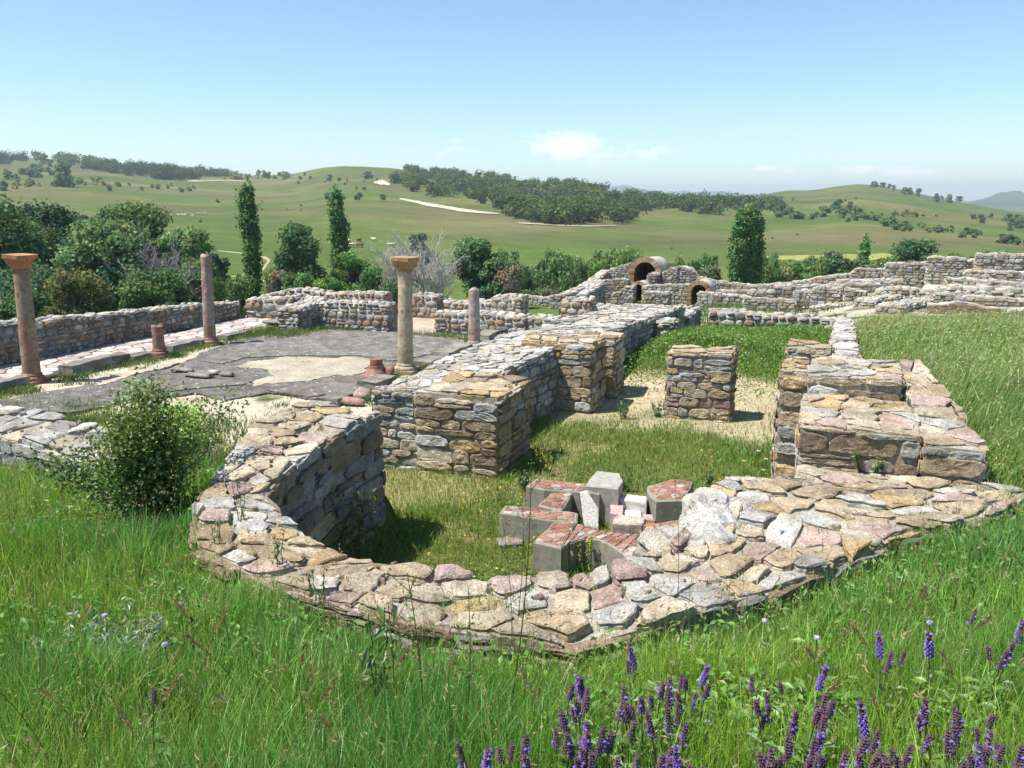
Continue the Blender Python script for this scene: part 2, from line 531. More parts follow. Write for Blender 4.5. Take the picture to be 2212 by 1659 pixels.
def hit(u, v, h=0.0, t0=2.0, t1=3000.0):
    """where the line of sight through a photo pixel first comes within h of the ground"""
    d, _ = ray(u, v)
    t = np.geomspace(t0, t1, 420)
    p = d[None] * t[:, None]
    g = p[:, 2] - ground_z(p[:, 0], p[:, 1]) - h
    k = np.argmax(g < 0)
    if not (g < 0).any(): return None
    lo, hi = (t[k - 1] if k else t[0] * .5), t[k]
    for _ in range(2):
        tt = np.linspace(lo, hi, 24); q = d[None] * tt[:, None]
        e = q[:, 2] - ground_z(q[:, 0], q[:, 1]) - h
        j = int(np.argmax(e < 0)) if (e < 0).any() else 23
        lo, hi = tt[max(j - 1, 0)], tt[j]
    return d * hi

# distant mountains, blue with distance
def ridge_mound(name, u0, u1, tops, dist, depth, zb, col, seed):
    n, m = 90, 14
    us = np.linspace(u0, u1, n)
    vt = np.interp(us, [t[0] for t in tops], [t[1] for t in tops])
    mb = MB(); V = []
    for k in range(m):
        f = k / (m - 1)
        prof = math.sin(math.pi * f) ** .9
        for u, v in zip(us, vt):
            p = Q(u, v, dist)
            e = Q(u, 428, dist + (f - .5) * depth)
            z = zb + (p[2] - zb) * prof + float(fbm(np.array(u / 30.), np.array(f * 6), seed, 4)) * 60 * prof * dist / 7000
            V.append((e[0], e[1], z))
    i, j = np.meshgrid(np.arange(m - 1), np.arange(n - 1), indexing='ij')
    q = np.stack([i * n + j, i * n + j + 1, (i + 1) * n + j + 1, (i + 1) * n + j], -1).reshape(-1, 4)
    V = np.array(V)
    nn = fbm(V[:, 0] / 250., V[:, 1] / 250., seed + 5, 4)
    cc = np.array(col)[None] * (1 + 1.2 * nn[:, None])
    mb.add(V, q, None, cc)
    kind(obj(name, mb, M_GROUND, smooth=True), 'structure')
ridge_mound('mountains', 1270, 1700, [(1270, 428), (1320, 406), (1345, 401), (1385, 411), (1440, 416), (1500, 413), (1570, 415), (1640, 420), (1700, 428)], 7500, 1800, -36, (.07, .1, .06), 3)
ridge_mound('mountains', 2060, 2560, [(2060, 445), (2110, 432), (2150, 420), (2185, 415), (2260, 419), (2400, 412), (2560, 440)], 4200, 1500, -36, (.06, .1, .04), 9)

# draped strips of bare earth, a pale field and the farm track
def drape(name, polys, col, lift, mat=None):
    mb = MB()
    for poly in polys:
        lo, hi = poly
        n = 60
        t = np.linspace(0, 1, n)
        def line(l):
            l = np.array(l, float); s = np.linspace(0, 1, len(l))
            return np.stack([np.interp(t, s, l[:, 0]), np.interp(t, s, l[:, 1])], -1)
        a, b = line(lo), line(hi)
        rows = []
        for f in (0, .5, 1):
            row = []
            for k in range(n):
                jj = (.18 if f != .5 else 0) * (float(fbm(np.array(k * .35), np.array(f * 9. + lo[0][0]), 5, 3)))
                ff = f + jj * 2
                p = hit(a[k, 0] * (1 - ff) + b[k, 0] * ff, a[k, 1] * (1 - ff) + b[k, 1] * ff, 0, 30)
                row.append((p[0], p[1], gz(p[0], p[1]) + lift))
            rows.append(row)
        V = np.array(rows).reshape(-1, 3)
        q = [(r * n + k, r * n + k + 1, (r + 1) * n + k + 1, (r + 1) * n + k) for r in range(2) for k in range(n - 1)]
        mb.add(V, q, None, col)
    o = obj(name, mb, mat or M_GROUND, smooth=True)
    return kind(o, 'structure')
drape('bare_earth', [([(866, 428), (930, 440), (1000, 452), (1080, 462)], [(862, 431), (925, 446), (1000, 459), (1075, 464)])], (.42, .38, .3), .3)
drape('bare_earth', [([(1120, 482), (1200, 486), (1270, 489), (1330, 488)], [(1120, 484), (1200, 488.5), (1270, 491), (1330, 489)])], (.36, .33, .24), .3)
drape('bare_earth', [([(405, 390), (450, 389), (500, 389), (530, 391)], [(405, 394), (450, 392.5), (500, 391.5), (530, 393)])], (.3, .28, .16), .4)
drape('bare_earth', [([(808, 394), (825, 390), (842, 397)], [(808, 397), (825, 401), (842, 402)])], (.5, .44, .34), .6)
drape('wheat_field', [([(1645, 554), (1780, 552), (1900, 549), (1990, 549)], [(1645, 560), (1780, 566), (1900, 563), (1990, 556)])], (.27, .28, .1), .15)
drape('track', [([(470, 541), (520, 546), (575, 556), (584, 562), (570, 585)], [(470, 543), (520, 549), (570, 560), (578, 563), (564, 586)])], (.34, .31, .19), .08)
drape('track', [([(480, 600), (530, 592), (575, 608)], [(470, 625), (530, 604), (570, 612)])], (.33, .3, .2), .08)

# ================================================================ MASONRY
RNG = np.random.default_rng(11)
PAL = dict(tan=(.415, .34, .24), ochre=(.44, .335, .19), brown=(.28, .215, .155), purple=(.35, .265, .24), grey=(.4, .395, .375), pale=(.48, .465, .43),
           slate=(.25, .245, .235), pink=(.42, .335, .295), white=(.57, .56, .53), rust=(.33, .235, .165), yellow=(.47, .36, .18), cream=(.455, .4, .315))

def clip_cell(p, nbrs, box):
    x0, y0, x1, y1 = box
    poly = [(x0, y0), (x1, y0), (x1, y1), (x0, y1)]
    for q in nbrs:
        mx, my = (p[0] + q[0]) / 2, (p[1] + q[1]) / 2
        nx, ny = q[0] - p[0], q[1] - p[1]
        out = []
        for i in range(len(poly)):
            a, b = poly[i], poly[(i + 1) % len(poly)]
            da = (a[0] - mx) * nx + (a[1] - my) * ny
            db = (b[0] - mx) * nx + (b[1] - my) * ny
            if da <= 0: out.append(a)
            if (da < 0 < db) or (db < 0 < da):
                t = da / (da - db)
                out.append((a[0] + t * (b[0] - a[0]), a[1] + t * (b[1] - a[1])))
        poly = out
        if len(poly) < 3: return None
    return np.array(poly)

def voronoi(w, h, sx, sy, rng, jit=.42):
    """irregular cells filling a w x h rectangle"""
    nx, ny = max(1, round(w / sx)), max(1, round(h / sy))
    pts = []
    for j in range(-1, ny + 1):
        off = rng.uniform(0, 1)
        for i in range(-1, nx + 2):
            pts.append(((i + off - .25 + rng.uniform(-jit, jit)) * w / nx, (j + .5 + rng.uniform(-jit, jit)) * h / ny))
    pts = np.array(pts)
    keep = rng.random(len(pts)) > .1
    pts = pts[keep]
    cells = []
    A = np.array([1 / sx, 1 / sy])
    for k, p in enumerate(pts):
        if not (-.2 * sx < p[0] < w + .2 * sx and -.2 * sy < p[1] < h + .2 * sy): continue
        d = (((pts - p) * A) ** 2).sum(1)
        nb = np.argsort(d)[1:13]
        c = clip_cell(p, pts[nb], (0, 0, w, h))
        if c is not None and len(c) >= 3:
            ar = .5 * abs(np.dot(c[:, 0], np.roll(c[:, 1], -1)) - np.dot(c[:, 1], np.roll(c[:, 0], -1)))
            if ar > .06 * sx * sy: cells.append(c)
    return cells

def resample(poly, N, round_it=1, w=.5):
    d = np.roll(poly, -1, 0) - poly
    l = np.hypot(d[:, 0], d[:, 1]); c = np.concatenate([[0], np.cumsum(l)])
    s = np.arange(N) * c[-1] / N
    cc = np.vstack([poly, poly[:1]])
    o = np.stack([np.interp(s, c, cc[:, 0]), np.interp(s, c, cc[:, 1])], -1)
    for k in range(len(poly)):                      # keep the corners
        i = int(round(c[k] / c[-1] * N)) % N
        o[i] = poly[k]
    for _ in range(round_it):
        o = (1 - w) * o + w * .5 * (np.roll(o, 1, 0) + np.roll(o, -1, 0))
    return o

def stone_solid(mb, outline, depth, col, place, rng, sink=.05, round_edge=.3, rough=.12, tilt=.0):
    """a stone: its outline on a face, bulging out of the face by depth; place(s,h,d) -> points"""
    N = len(outline); c = outline.mean(0)
    rel = outline - c
    size = np.hypot(rel[:, 0], rel[:, 1]).mean()
    ins = min(round_edge * depth * 1.6, .35 * size) / max(size, 1e-6)
    ph = rng.uniform(0, 6.28, 3)
    ang = np.arctan2(rel[:, 1], rel[:, 0])
    wob = lambda a, m: (np.sin(ang * 2 + ph[0]) * .5 + np.sin(ang * 3 + ph[1]) * .3 + rng.uniform(-1, 1, N) * .4) * a * m
    tl = rng.uniform(-tilt, tilt, 2)
    hi = N >= 16 and round_edge <= .6
    if round_edge > .6:
        rings = [(1.0, -sink, 0), (1.0, depth * .4, rough * .5), (1 - ins * .45, depth * .84, rough), (1 - ins * 1.1, depth, rough * .8), (.5, depth * (1 + rng.uniform(-.04, .12)), rough * 1.1)]
    elif hi:                                          # split stone: steep layered edges and a nearly flat, chipped face
        e = rng.uniform(-.03, .03, 4)
        rings = [(1.0 + e[0], -sink, 0), (1.0 + e[1], depth * .3, rough * .4), (1.0 - .6 * ins + e[2] * .6, depth * .52, rough * .5), (1.0 + e[3] * .5, depth * .78, rough * .6), (1 - ins * .7, depth * .99, rough * .6), (.74, depth * rng.uniform(.95, 1.04), rough * .6), (.45, depth * rng.uniform(.93, 1.06), rough * .6), (.2, depth * rng.uniform(.95, 1.05), rough * .4)]
    else:
        rings = [(1.0 + rng.uniform(-.03, .05), -sink, 0), (1.0, depth * .72, rough * .7), (1 - ins * .5, depth * .97, rough * .6), (.72, depth * rng.uniform(.93, 1.05), rough * .6), (.36, depth * rng.uniform(.93, 1.06), rough * .5)]
    V = []
    for f, dd, rj in rings:
        q = c + rel * (f + (rng.uniform(-.03, .03, (N, 1)) if f < 1 else 0))
        dv = np.full(N, dd) + (wob(rj, depth) if dd > 0 else 0) + (q - c) @ tl * (dd > 0)
        V.append(place(q[:, 0], q[:, 1], dv))
    V.append(place(c[None, 0], c[None, 1], np.array([depth * (1.02 + rng.uniform(-.08, .12))])))
    V = np.vstack(V)
    K = len(rings)
    if hi:
        W = V[N:]; o_ = float(ph[0]) * 20
        x_, y_, z_ = W.T
        for fr, am in ((11., .02), (30., .011)):
            W = W + am * np.stack([vnoise(y_ * fr + o_, z_ * fr, 1), vnoise(z_ * fr + o_, x_ * fr, 2), vnoise(x_ * fr + o_, (y_ + z_) * fr, 3)], -1) - am / 2
        V[N:] = W
    q = [(r * N + i, r * N + (i + 1) % N, (r + 1) * N + (i + 1) % N, (r + 1) * N + i) for r in range(K - 1) for i in range(N)]
    t = [((K - 1) * N + i, (K - 1) * N + (i + 1) % N, K * N) for i in range(N)]
    cc = np.asarray(col) * rng.uniform(.8, 1.18)
    mb.add(V, q, t, cc)

def pick(pal, rng):
    k = list(pal.keys()); w = np.array([pal[x] for x in k], float); w /= w.sum()
    return PAL[k[rng.choice(len(k), p=w)]]

NEAR = dict(w=.34, h=.15, d=.035, N=18, round=1, pal=dict(tan=5, ochre=2, brown=2.2, grey=2, purple=.7, cream=2.5), tw=.42, th=.3, td=.05, tN=20, tround=1,
            tpal=dict(tan=5, purple=1.3, ochre=1.5, grey=1.5, pale=3, cream=5, pink=1.2), mortar=(.41, .375, .315), gap=.016)
PIER = dict(NEAR, w=.36, h=.15, d=.045, pal=dict(tan=5, ochre=4, brown=2.2, grey=1.2, cream=2), tw=.5, th=.36, tpal=dict(tan=3, ochre=3, brown=2, cream=1))
RIVER = dict(w=.24, h=.15, d=.06, N=12, round=2, pal=dict(grey=4, slate=2, tan=2, brown=1.6, pale=1.5, pink=.6, rust=.8), tw=.3, th=.2, td=.05, tN=12, tround=2,
             tpal=dict(grey=4, pale=4, white=1, slate=1, cream=1.5), mortar=(.36, .35, .32), gap=.022)
RIVER_SHADED = dict(RIVER, mortar=(.24, .225, .2), pal=dict(slate=5, grey=1.2, brown=4, tan=.8, rust=.8, pale=.25), tpal=dict(pale=4, grey=3, cream=2))  # face stones and mortar darkened to paint in shade; the top stays pale
FAR = dict(w=.29, h=.15, d=.06, N=8, round=1, pal=dict(grey=4, cream=3.2, tan=2.6, pale=3, slate=.8, brown=.8), tw=.4, th=.3, td=.06, tN=8, tround=1,
           tpal=dict(pale=4, grey=2, cream=2.5), mortar=(.33, .31, .27), gap=.025)
QUARRY = dict(NEAR, pal=dict(tan=5, brown=3, cream=2, grey=2, ochre=1.5), w=.42)

def face_stones(mb, length, hfun, hmin, place, st, rng, big=0.0):
    h = hmin + rng.uniform(-.08, 0)
    top = max(hfun(s) for s in np.linspace(0, length, 12))
    N = st['N']
    while h < top - .04:
        rh = st['h'] * rng.uniform(.65, 1.5)
        s = rng.uniform(-.6, 0) * st['w']
        ph = rng.uniform(0, 6)
        while s < length - .005:
            w = st['w'] * rng.uniform(.5, 1.65)
            s1 = s + w
            if length - s1 < st['w'] * .35: s1 = length + .015
            hh0 = h + .18 * st['h'] * math.sin(s * 2.1 + ph); hh1 = h + rh + .18 * st['h'] * math.sin(s1 * 2.1 + ph + .4)
            a, b = max(s, -.015), min(s1, length + .015)
            tp = hfun(np.clip((a + b) / 2, 0, length))
            hh1 = min(hh1, tp + .01)
            parts = [(a, b, hh0, hh1)]
            if rng.random() < .16 and rh > st['h']:
                mid = hh0 + (hh1 - hh0) * rng.uniform(.4, .6)
                parts = [(a, b, hh0, mid), (a, b, mid, hh1)]
            for (x0, x1, y0, y1) in parts:
                if x1 - x0 < .05 or y1 - y0 < .035: continue
                g = st['gap'] * rng.uniform(.3, .8)
                cx, cy = (x0 + x1) / 2, (y0 + y1) / 2
                j = lambda k: rng.uniform(-k, k)
                W, H = x1 - x0, y1 - y0
                poly = np.array([(x0 + g + j(.06) * W, y0 + g + abs(j(.12)) * H), (cx + j(.2) * W, y0 + g * .6), (x1 - g + j(.06) * W, y0 + g + abs(j(.16)) * H),
                                 (x1 - g * .6, cy + j(.12) * H), (x1 - g - abs(j(.1)) * W, y1 - g - abs(j(.18)) * H), (cx + j(.2) * W, y1 - g * .6), (x0 + g + abs(j(.1)) * W, y1 - g - abs(j(.15)) * H), (x0 + g * .6, cy + j(.12) * H)])
                o = resample(poly, N, st['round'], .5 if st['round'] > 1 else .3)
                stone_solid(mb, o, st['d'] * rng.uniform(.55, 1.35), pick(st['pal'], rng), place, rng, sink=.04, round_edge=.35 if st['round'] < 2 else .8)
            s = s1
        h += rh

def wall_mesh(strip, ztop, zbase, st, rng, zface=None, sides='LRse', top=True, wig=.04, tilt=.07):
    """strip: stations (Lx,Ly,Rx,Ry); a mortared core with stones on the sides, ends and top, as one mesh"""
    strip = np.array(strip, float)
    n0 = len(strip)
    ztop = np.broadcast_to(np.asarray(ztop, float), (n0,)).copy()
    L, Rr = strip[:, :2], strip[:, 2:]
    Mid = (L + Rr) / 2
    seg = np.hypot(*np.diff(Mid, axis=0).T); cum = np.concatenate([[0], np.cumsum(seg)])
    T = cum[-1]
    m = max(2, int(T / .3) + 1)
    if n0 > 2: sm = np.unique(np.concatenate([np.linspace(0, T, m), cum]))
    else: sm = np.linspace(0, T, m)
    m = len(sm)
    at = lambda arr, s: np.stack([np.interp(s, cum, arr[:, k]) for k in range(arr.shape[1])], -1)
    seed = int(rng.integers(1e6))
    zt = lambda s: np.interp(s, cum, ztop) + wig * 2 * (vnoise(np.asarray(s, float) * 2.3, np.zeros_like(np.asarray(s, float)), seed) - .5)
    mb = MB()
    # core
    Ls, Rs, zs = at(L, sm), at(Rr, sm), zt(sm)
    zb = zbase
    lev = np.linspace(0, 1, 4)
    rows = []
    for f in lev: rows.append(np.column_stack([Ls, zb + (zs - zb) * f]))
    for f in (.33, .67): rows.append(np.column_stack([Ls * (1 - f) + Rs * f, zs + .006]))
    for f in lev[::-1]: rows.append(np.column_stack([Rs, zb + (zs - zb) * f]))
    G = np.array(rows); K = len(rows)
    G = G + rng.uniform(-.008, .008, G.shape)
    V = G.reshape(-1, 3)
    q = [(r * m + i, r * m + i + 1, (r + 1) * m + i + 1, (r + 1) * m + i) for r in range(K - 1) for i in range(m - 1)]
    for e in (0, m - 1):
        for r in range(3):
            a = [r * m + e, (r + 1) * m + e, (K - 2 - r) * m + e, (K - 1 - r) * m + e]
            q.append(a if e else a[::-1])
        q.append([3 * m + e, 4 * m + e, 5 * m + e, 6 * m + e] if e else [6 * m + e, 5 * m + e, 4 * m + e, 3 * m + e])
    mc = np.array(st['mortar'])[None] * (1 + .35 * (vnoise(V[:, 0] * 3, V[:, 1] * 3 + V[:, 2] * 5, seed)[:, None] - .5))
    mb.add(V, q, None, mc)
    if zface is None: zface = zbase
    # sides
    for side in 'LR':
        if side not in sides: continue
        A, B = (L, Rr) if side == 'L' else (Rr, L)
        d = np.diff(A, axis=0); sl = np.hypot(d[:, 0], d[:, 1]); ca = np.concatenate([[0], np.cumsum(sl)]); TA = ca[-1]
        nrm = np.stack([d[:, 1], -d[:, 0]], -1) / (sl[:, None] + 1e-9)
        mid = (A[:-1] + A[1:]) / 2; mb_ = (B[:-1] + B[1:]) / 2
        sg = np.sign(((mid - mb_) * nrm).sum(1)); nrm *= sg[:, None]
        vn = np.vstack([nrm[:1], (nrm[:-1] + nrm[1:]) / 2, nrm[-1:]]); vn /= np.linalg.norm(vn, axis=1, keepdims=True)
        def place(s, h, dd, A=A, ca=ca, vn=vn):
            p = np.stack([np.interp(s, ca, A[:, k]) for k in (0, 1)], -1)
            e = np.stack([np.interp(s, ca, vn[:, k]) for k in (0, 1)], -1)
            ex = (np.clip(s, None, 0) + np.clip(s - ca[-1], 0, None))[:, None]
            dr = np.where(ex < 0, (A[1] - A[0]) / (np.hypot(*(A[1] - A[0])) + 1e-9), (A[-1] - A[-2]) / (np.hypot(*(A[-1] - A[-2])) + 1e-9))
            return np.column_stack([p + dr * ex + e * dd[:, None], h])
        hf = lambda s, k=T / TA: float(zt(s * k))
        face_stones(mb, TA, hf, zface, place, st, rng)
    for key, e in (('s', 0), ('e', n0 - 1)):
        if key not in sides: continue
        a, b = L[e], Rr[e]
        w = np.hypot(*(b - a))
        out = (Mid[0] - Mid[1]) if e == 0 else (Mid[-1] - Mid[-2])
        u = (b - a) / w
        nn = np.array([u[1], -u[0]]); nn *= np.sign(nn @ out)
        def place2(s, h, dd, a=a, u=u, nn=nn):
            return np.column_stack([a + np.outer(s, u) + np.outer(dd, nn), h])
        face_stones(mb, w, lambda s: float(zt(0 if e == 0 else T)), zface, place2, st, rng)
    # capping stones
    if top:
        W = np.hypot(*(L - Rr).T).mean()
        def place3(s, t, dd):
            f = (t / W)[:, None]
            ss = np.clip(s, 0, T)
            p = at(L, ss) * (1 - f) + at(Rr, ss) * f
            ex = (s - ss)[:, None]
            dr = np.where(ex < 0, (Mid[1] - Mid[0]) / (seg[0] + 1e-9), (Mid[-1] - Mid[-2]) / (seg[-1] + 1e-9))
            return np.column_stack([p + dr * ex, zt(ss) + dd])
        for c in voronoi(T + .04, W + .06, st['tw'], st['th'], rng):
            c = c - np.array([.02, .03])
            ce_ = c.mean(0)
            sc_ = 1 - st['gap'] * 1.1 / max(np.hypot(*(c - ce_).T).mean(), .05)
            c = ce_ + (c - ce_) * max(sc_, .5) * rng.uniform(.88, 1.05)
            o = resample(c, st['tN'], st['tround'], .5 if st['tround'] > 1 else .08)
            o = ce_ + (o - ce_) * (1 + rng.uniform(-.05, .05, (len(o), 1)))
            stone_solid(mb, o, st['td'] * rng.uniform(.5, 1.5), pick(st['tpal'], rng), place3, rng, sink=.05, round_edge=.25 if st['tround'] < 2 else .9, rough=.1, tilt=tilt)
        if st['tN'] >= 16 and st['tround'] < 2:
            for _ in range(int(T * W * 16)):
                c0 = np.array([rng.uniform(.05, T - .05), rng.uniform(.04, W - .04)]); r_ = rng.uniform(.02, .055)
                an = np.sort(rng.uniform(0, 6.28, 7))
                o = c0 + np.stack([np.cos(an), np.sin(an)], -1) * r_ * rng.uniform(.6, 1.2, (7, 1))
                stone_solid(mb, resample(o, 8, 0), st['td'] * rng.uniform(.5, 1.25), pick(st['tpal'], rng), place3, rng, sink=.03, round_edge=.3, tilt=.25)
    return mb

def wall(label, strip, ztop, zbase, st, name='stone_wall', cat='wall', group=None, mat=None, seed=None, **kw):
    rng = np.random.default_rng(seed if seed is not None else int(RNG.integers(1e9)))
    s = np.array(strip, float)
    mb = wall_mesh(strip, ztop, zbase, st, rng, **kw)
    org = (float(s[:, [0, 2]].mean()), float(s[:, [1, 3]].mean()), zbase)
    o = obj(name, mb, mat or M_STONE, origin=org, smooth=st['round'] > 1)
    return tag(o, label, cat, group)

def xwall(x0, x1, y, th):        # runs along X, its near face at y
    return [(x0, y, x0, y + th), (x1, y, x1, y + th)]
def ywall(x0, x1, y0, y1):       # runs along Y
    return [(x0, y0, x1, y0), (x0, y1, x1, y1)]

def boulder(mb, c, r, col, rng, n=12, m=8, flat=.6):
    th = np.linspace(0, math.pi, m); ph = np.arange(n) * 2 * math.pi / n
    k = rng.uniform(0, 6, 6)
    V = []
    for a in th:
        for b in ph:
            d = np.array([math.sin(a) * math.cos(b), math.sin(a) * math.sin(b), math.cos(a)])
            f = 1 + .12 * math.sin(3 * d[0] + k[0]) + .12 * math.sin(3.5 * d[1] + k[1]) + .1 * math.sin(5 * d[2] + k[2]) + .06 * math.sin(7 * d[0] + 6 * d[1] + k[3]) + rng.uniform(-.02, .02)
            V.append(np.sign(d) * np.abs(d) ** .8 * f * np.array(r) + c)
    q = [(i * n + j, i * n + (j + 1) % n, (i + 1) * n + (j + 1) % n, (i + 1) * n + j) for i in range(m - 1) for j in range(n)]
    mb.add(V, q, None, col)

# ---- the near apse of the room
APSE = [(-5.95, 8.35, -4.85, 8.3), (-5.85, 7.3, -4.8, 7.25), (-5.25, 6.15, -4.56, 6.1), (-4.78, 5.2, -4.34, 5.42), (-4.15, 4.45, -3.5, 4.85), (-3.1, 4.1, -2.9, 4.62), (-2.2, 4.0, -2.1, 4.66),
        (-1.2, 4.1, -1.48, 4.9), (-.25, 5.15, -.98, 5.45), (.54, 6.35, -.82, 7.1), (1.15, 7.0, -.62, 7.45), (1.5, 7.45, -.2, 7.42), (1.74, 7.95, -.17, 8.0)]
APSE_STYLE = dict(NEAR, w=.52, h=.16, d=.05, pal=dict(tan=1.2, brown=4, grey=2, purple=1, slate=3), tw=.25, th=.3, td=.046, tN=20, gap=.018)  # shade painted into the face stones: darker palette than the top slabs
def merged(a, b):
    n = a.n
    a.v += b.v; a.c += b.c
    a.q += [x + n for x in b.q]; a.t += [x + n for x in b.t]
    a.n += b.n
    return a
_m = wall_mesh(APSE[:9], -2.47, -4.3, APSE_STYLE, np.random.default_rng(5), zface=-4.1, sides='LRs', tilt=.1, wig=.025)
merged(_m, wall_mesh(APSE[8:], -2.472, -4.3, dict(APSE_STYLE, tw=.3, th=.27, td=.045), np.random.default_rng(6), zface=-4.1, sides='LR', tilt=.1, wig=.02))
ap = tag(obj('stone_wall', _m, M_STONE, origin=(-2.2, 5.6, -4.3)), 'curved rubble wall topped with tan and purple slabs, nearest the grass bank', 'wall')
def part_origin(o): return np.array(o.location)
def boulder_part(parent, u, v, z, r, col, seed):
    rng = np.random.default_rng(seed)
    p = P(u, v, z); mb = MB()
    boulder(mb, p - part_origin(parent), r, col, rng, 34, 22)
    V = np.vstack(mb.v)
    for fr, am in ((9., .05), (25., .02)):
        x_, y_, z_ = V.T
        V = V + am * (np.stack([vnoise(y_ * fr, z_ * fr, 1), vnoise(z_ * fr, x_ * fr, 2), vnoise(x_ * fr, (y_ + z_) * fr, 3)], -1) - .5)
    mb.v = [V]
    return obj('boulder', mb, M_STONE, parent)
b = boulder_part(ap, 1545, 1120, -2.5, (.25, .36, .17), (.47, .46, .43), 1); b['label'] = 'pale grey boulder with bands, set in the wall top'
b = boulder_part(ap, 1512, 1180, -2.53, (.27, .2, .13), (.5, .495, .475), 2); b['label'] = 'white pitted boulder set in the wall top'
b = boulder_part(ap, 1435, 1185, -2.6, (.2, .24, .12), (.42, .4, .34), 3); b['label'] = 'rough grey brown boulder'

# ---- right side of the room: a thick stepped wall
BL = dict(QUARRY, tw=.17, th=.34, tN=18, td=.03, gap=.012, h=.13, tpal=dict(tan=3, cream=3, pale=2, pink=1, ochre=1.5, grey=1))
st_root = thing('stepped_wall', 'thick stepped stone wall with two niches, between the sunken room and the tall meadow', 'wall', (0, 9.5, -4.2))
def part_wall(name, parent, strip, ztop, zbase, st, seed, mat=None, **kw):
    mb = wall_mesh(strip, ztop, zbase, st, np.random.default_rng(seed), **kw)
    V = np.vstack(mb.v) - np.array(parent.location); mb.v = [V]
    return obj(name, mb, mat or M_STONE, parent, smooth=st['round'] > 1)
part_wall('lower_step', st_root, ywall(-.17, .84, 8.0, 9.2), [-2.06, -2.04], -4.2, BL, 21, sides='LRs', tilt=.06)
part_wall('upper_step', st_root, ywall(-.16, .74, 9.22, 10.2), [-1.84, -1.84], -4.2, dict(BL, w=.6, h=.16), 22, sides='LRse')
part_wall('pilaster', st_root, ywall(-.44, -.19, 9.3, 10.2), -1.86, -4.2, dict(PIER, w=.3, tw=.3, th=.2), 24, sides='LRse', tilt=.03)
part_wall('outer_wall', st_root, [(.88, 7.95, 1.36, 7.95), (.84, 9.0, 1.2, 9.0), (.78, 10.2, .98, 10.2)], [-2.14, -1.98, -1.85], -4.2, BL, 23, sides='LRse')

wall('long narrow wall top of pale flat stones, leading away beside the tall meadow', [(.08, 10.25, .5, 10.25), (.1, 13, .5, 13), (.1, 18, .52, 18), (.2, 25.5, .6, 25.5)], [-2.3, -2.42, -2.85, -3.38], -4.3, dict(RIVER, tround=1, tN=16, tw=.26, th=.36, td=.03, tpal=dict(pale=5, white=1, grey=2, cream=1)), seed=31)
wall('short brown stub wall jutting left from the long narrow wall', xwall(-.62, .06, 14.6, .5), -2.44, -4.2, PIER, name='wall_stub', seed=32)

# ---- left side of the room: wall of grey river stones with two piers
wall('wall of grey stones with a broad pale top, between sunken room and column court', [(-6.38, 10.75, -5.0, 10.75), (-6.4, 13, -5.0, 13), (-6.42, 15.5, -4.8, 15.5), (-6.1, 20.5, -4.3, 20.5), (-5.6, 24.5, -4.0, 24.5)],
     [-2.86, -2.86, -2.82, -2.95, -3.1], -4.4, dict(RIVER, tw=.3, th=.24, td=.03, tround=1, tN=16, h=.12, w=.3, d=.045, N=18, round=1, pal=dict(grey=5, pale=2, slate=1.5, tan=1, cream=1)), seed=41)
PB = dict(PIER, w=.42, h=.16, d=.05)
wall('nearer square pier of ochre blocks, with a flat brown slab top', ywall(-5.62, -4.33, 10.68, 12.0), [-2.82, -2.8], -4.3, PB, name='stone_pier', cat='pier', seed=42, tilt=.03)
wall('farther square pier of ochre blocks, a green weed tuft at its corner', ywall(-5.5, -4.12, 14.9, 15.85), [-2.74, -2.74], -4.2, PB, name='stone_pier', cat='pier', seed=43, tilt=.03)
wall('narrow brown pilaster close behind the weed tufted pier, in its shadow', ywall(-4.78, -4.0, 16.15, 16.9), -2.78, -4.2, PB, name='stone_pilaster', cat='pier', seed=44, tilt=.03)
wall('freestanding brown stone pier in the middle of the sunken room', xwall(-2.72, -1.57, 15.1, .55), -2.74, -4.25, dict(PIER, pal=dict(tan=4, cream=3, grey=2.5, ochre=1.5, purple=2), w=.3, h=.14), name='stone_pier', cat='pier', seed=45)
wall('low grey stub wall at the far left corner of the room, beside the green mound', xwall(-5.0, -3.7, 21.2, .6), -3.12, -4.3, dict(RIVER, pal=dict(grey=3, tan=3, pale=2, brown=1)), name='wall_stub', seed=46)
wall('low cobble wall closing the far end of the sunken room', xwall(-3.6, .25, 27.0, .55), [-3.5, -3.62], -4.6, dict(RIVER, w=.32, h=.2, pal=dict(grey=4, slate=1.5, tan=2.5, brown=1.2, pale=1)), seed=47)
wall('dark tumbled end of a cobble wall rising above the far left corner of the room', ywall(-4.7, -3.9, 24.6, 27.0), [-3.42, -3.44], -4.6, dict(RIVER, pal=dict(slate=4, grey=3, brown=2)), name='wall_stub', seed=48)

# ---- the court: far walls
G_COURT = 'rubble walls at the back of the column court'
CW = dict(RIVER, w=.25, h=.15, d=.045, gap=.018)
def cwall(label, pts, Y, th, zb, st, name='stone_wall', seed=1):
    L_ = []
    for u, v in pts:
        d, _ = ray(u, v); p = d * (Y / d[1]); L_.append((p[0], p[2] - .07))
    return wall(label, [(x, Y, x, Y + th) for x, _ in L_], [z for _, z in L_], zb, st, name=name, group=G_COURT, seed=seed)
cwall('cobble wall with a rounded stub on its left, behind the dark mosaic floor', [(668, 648), (740, 648), (838, 655)], 23.5, .6, -4.6, CW, seed=51)
wall('low stub wall with tumbled slabs leaning on it, behind the mosaic floor', ywall(-16.75, -15.95, 22.4, 24.1), [-3.5, -3.3], -4.6, CW, name='wall_stub', group=G_COURT, seed=52)
cwall('cobble wall behind the short broken column, right of the wide doorway', [(940, 673), (1060, 674), (1135, 681)], 23.8, .6, -4.6, CW, seed=53)
cwall('grey cobble block at the left of the narrow doorway by the room corner', [(1138, 683), (1200, 684)], 23.9, .7, -4.6, CW, 'wall_block', 54)
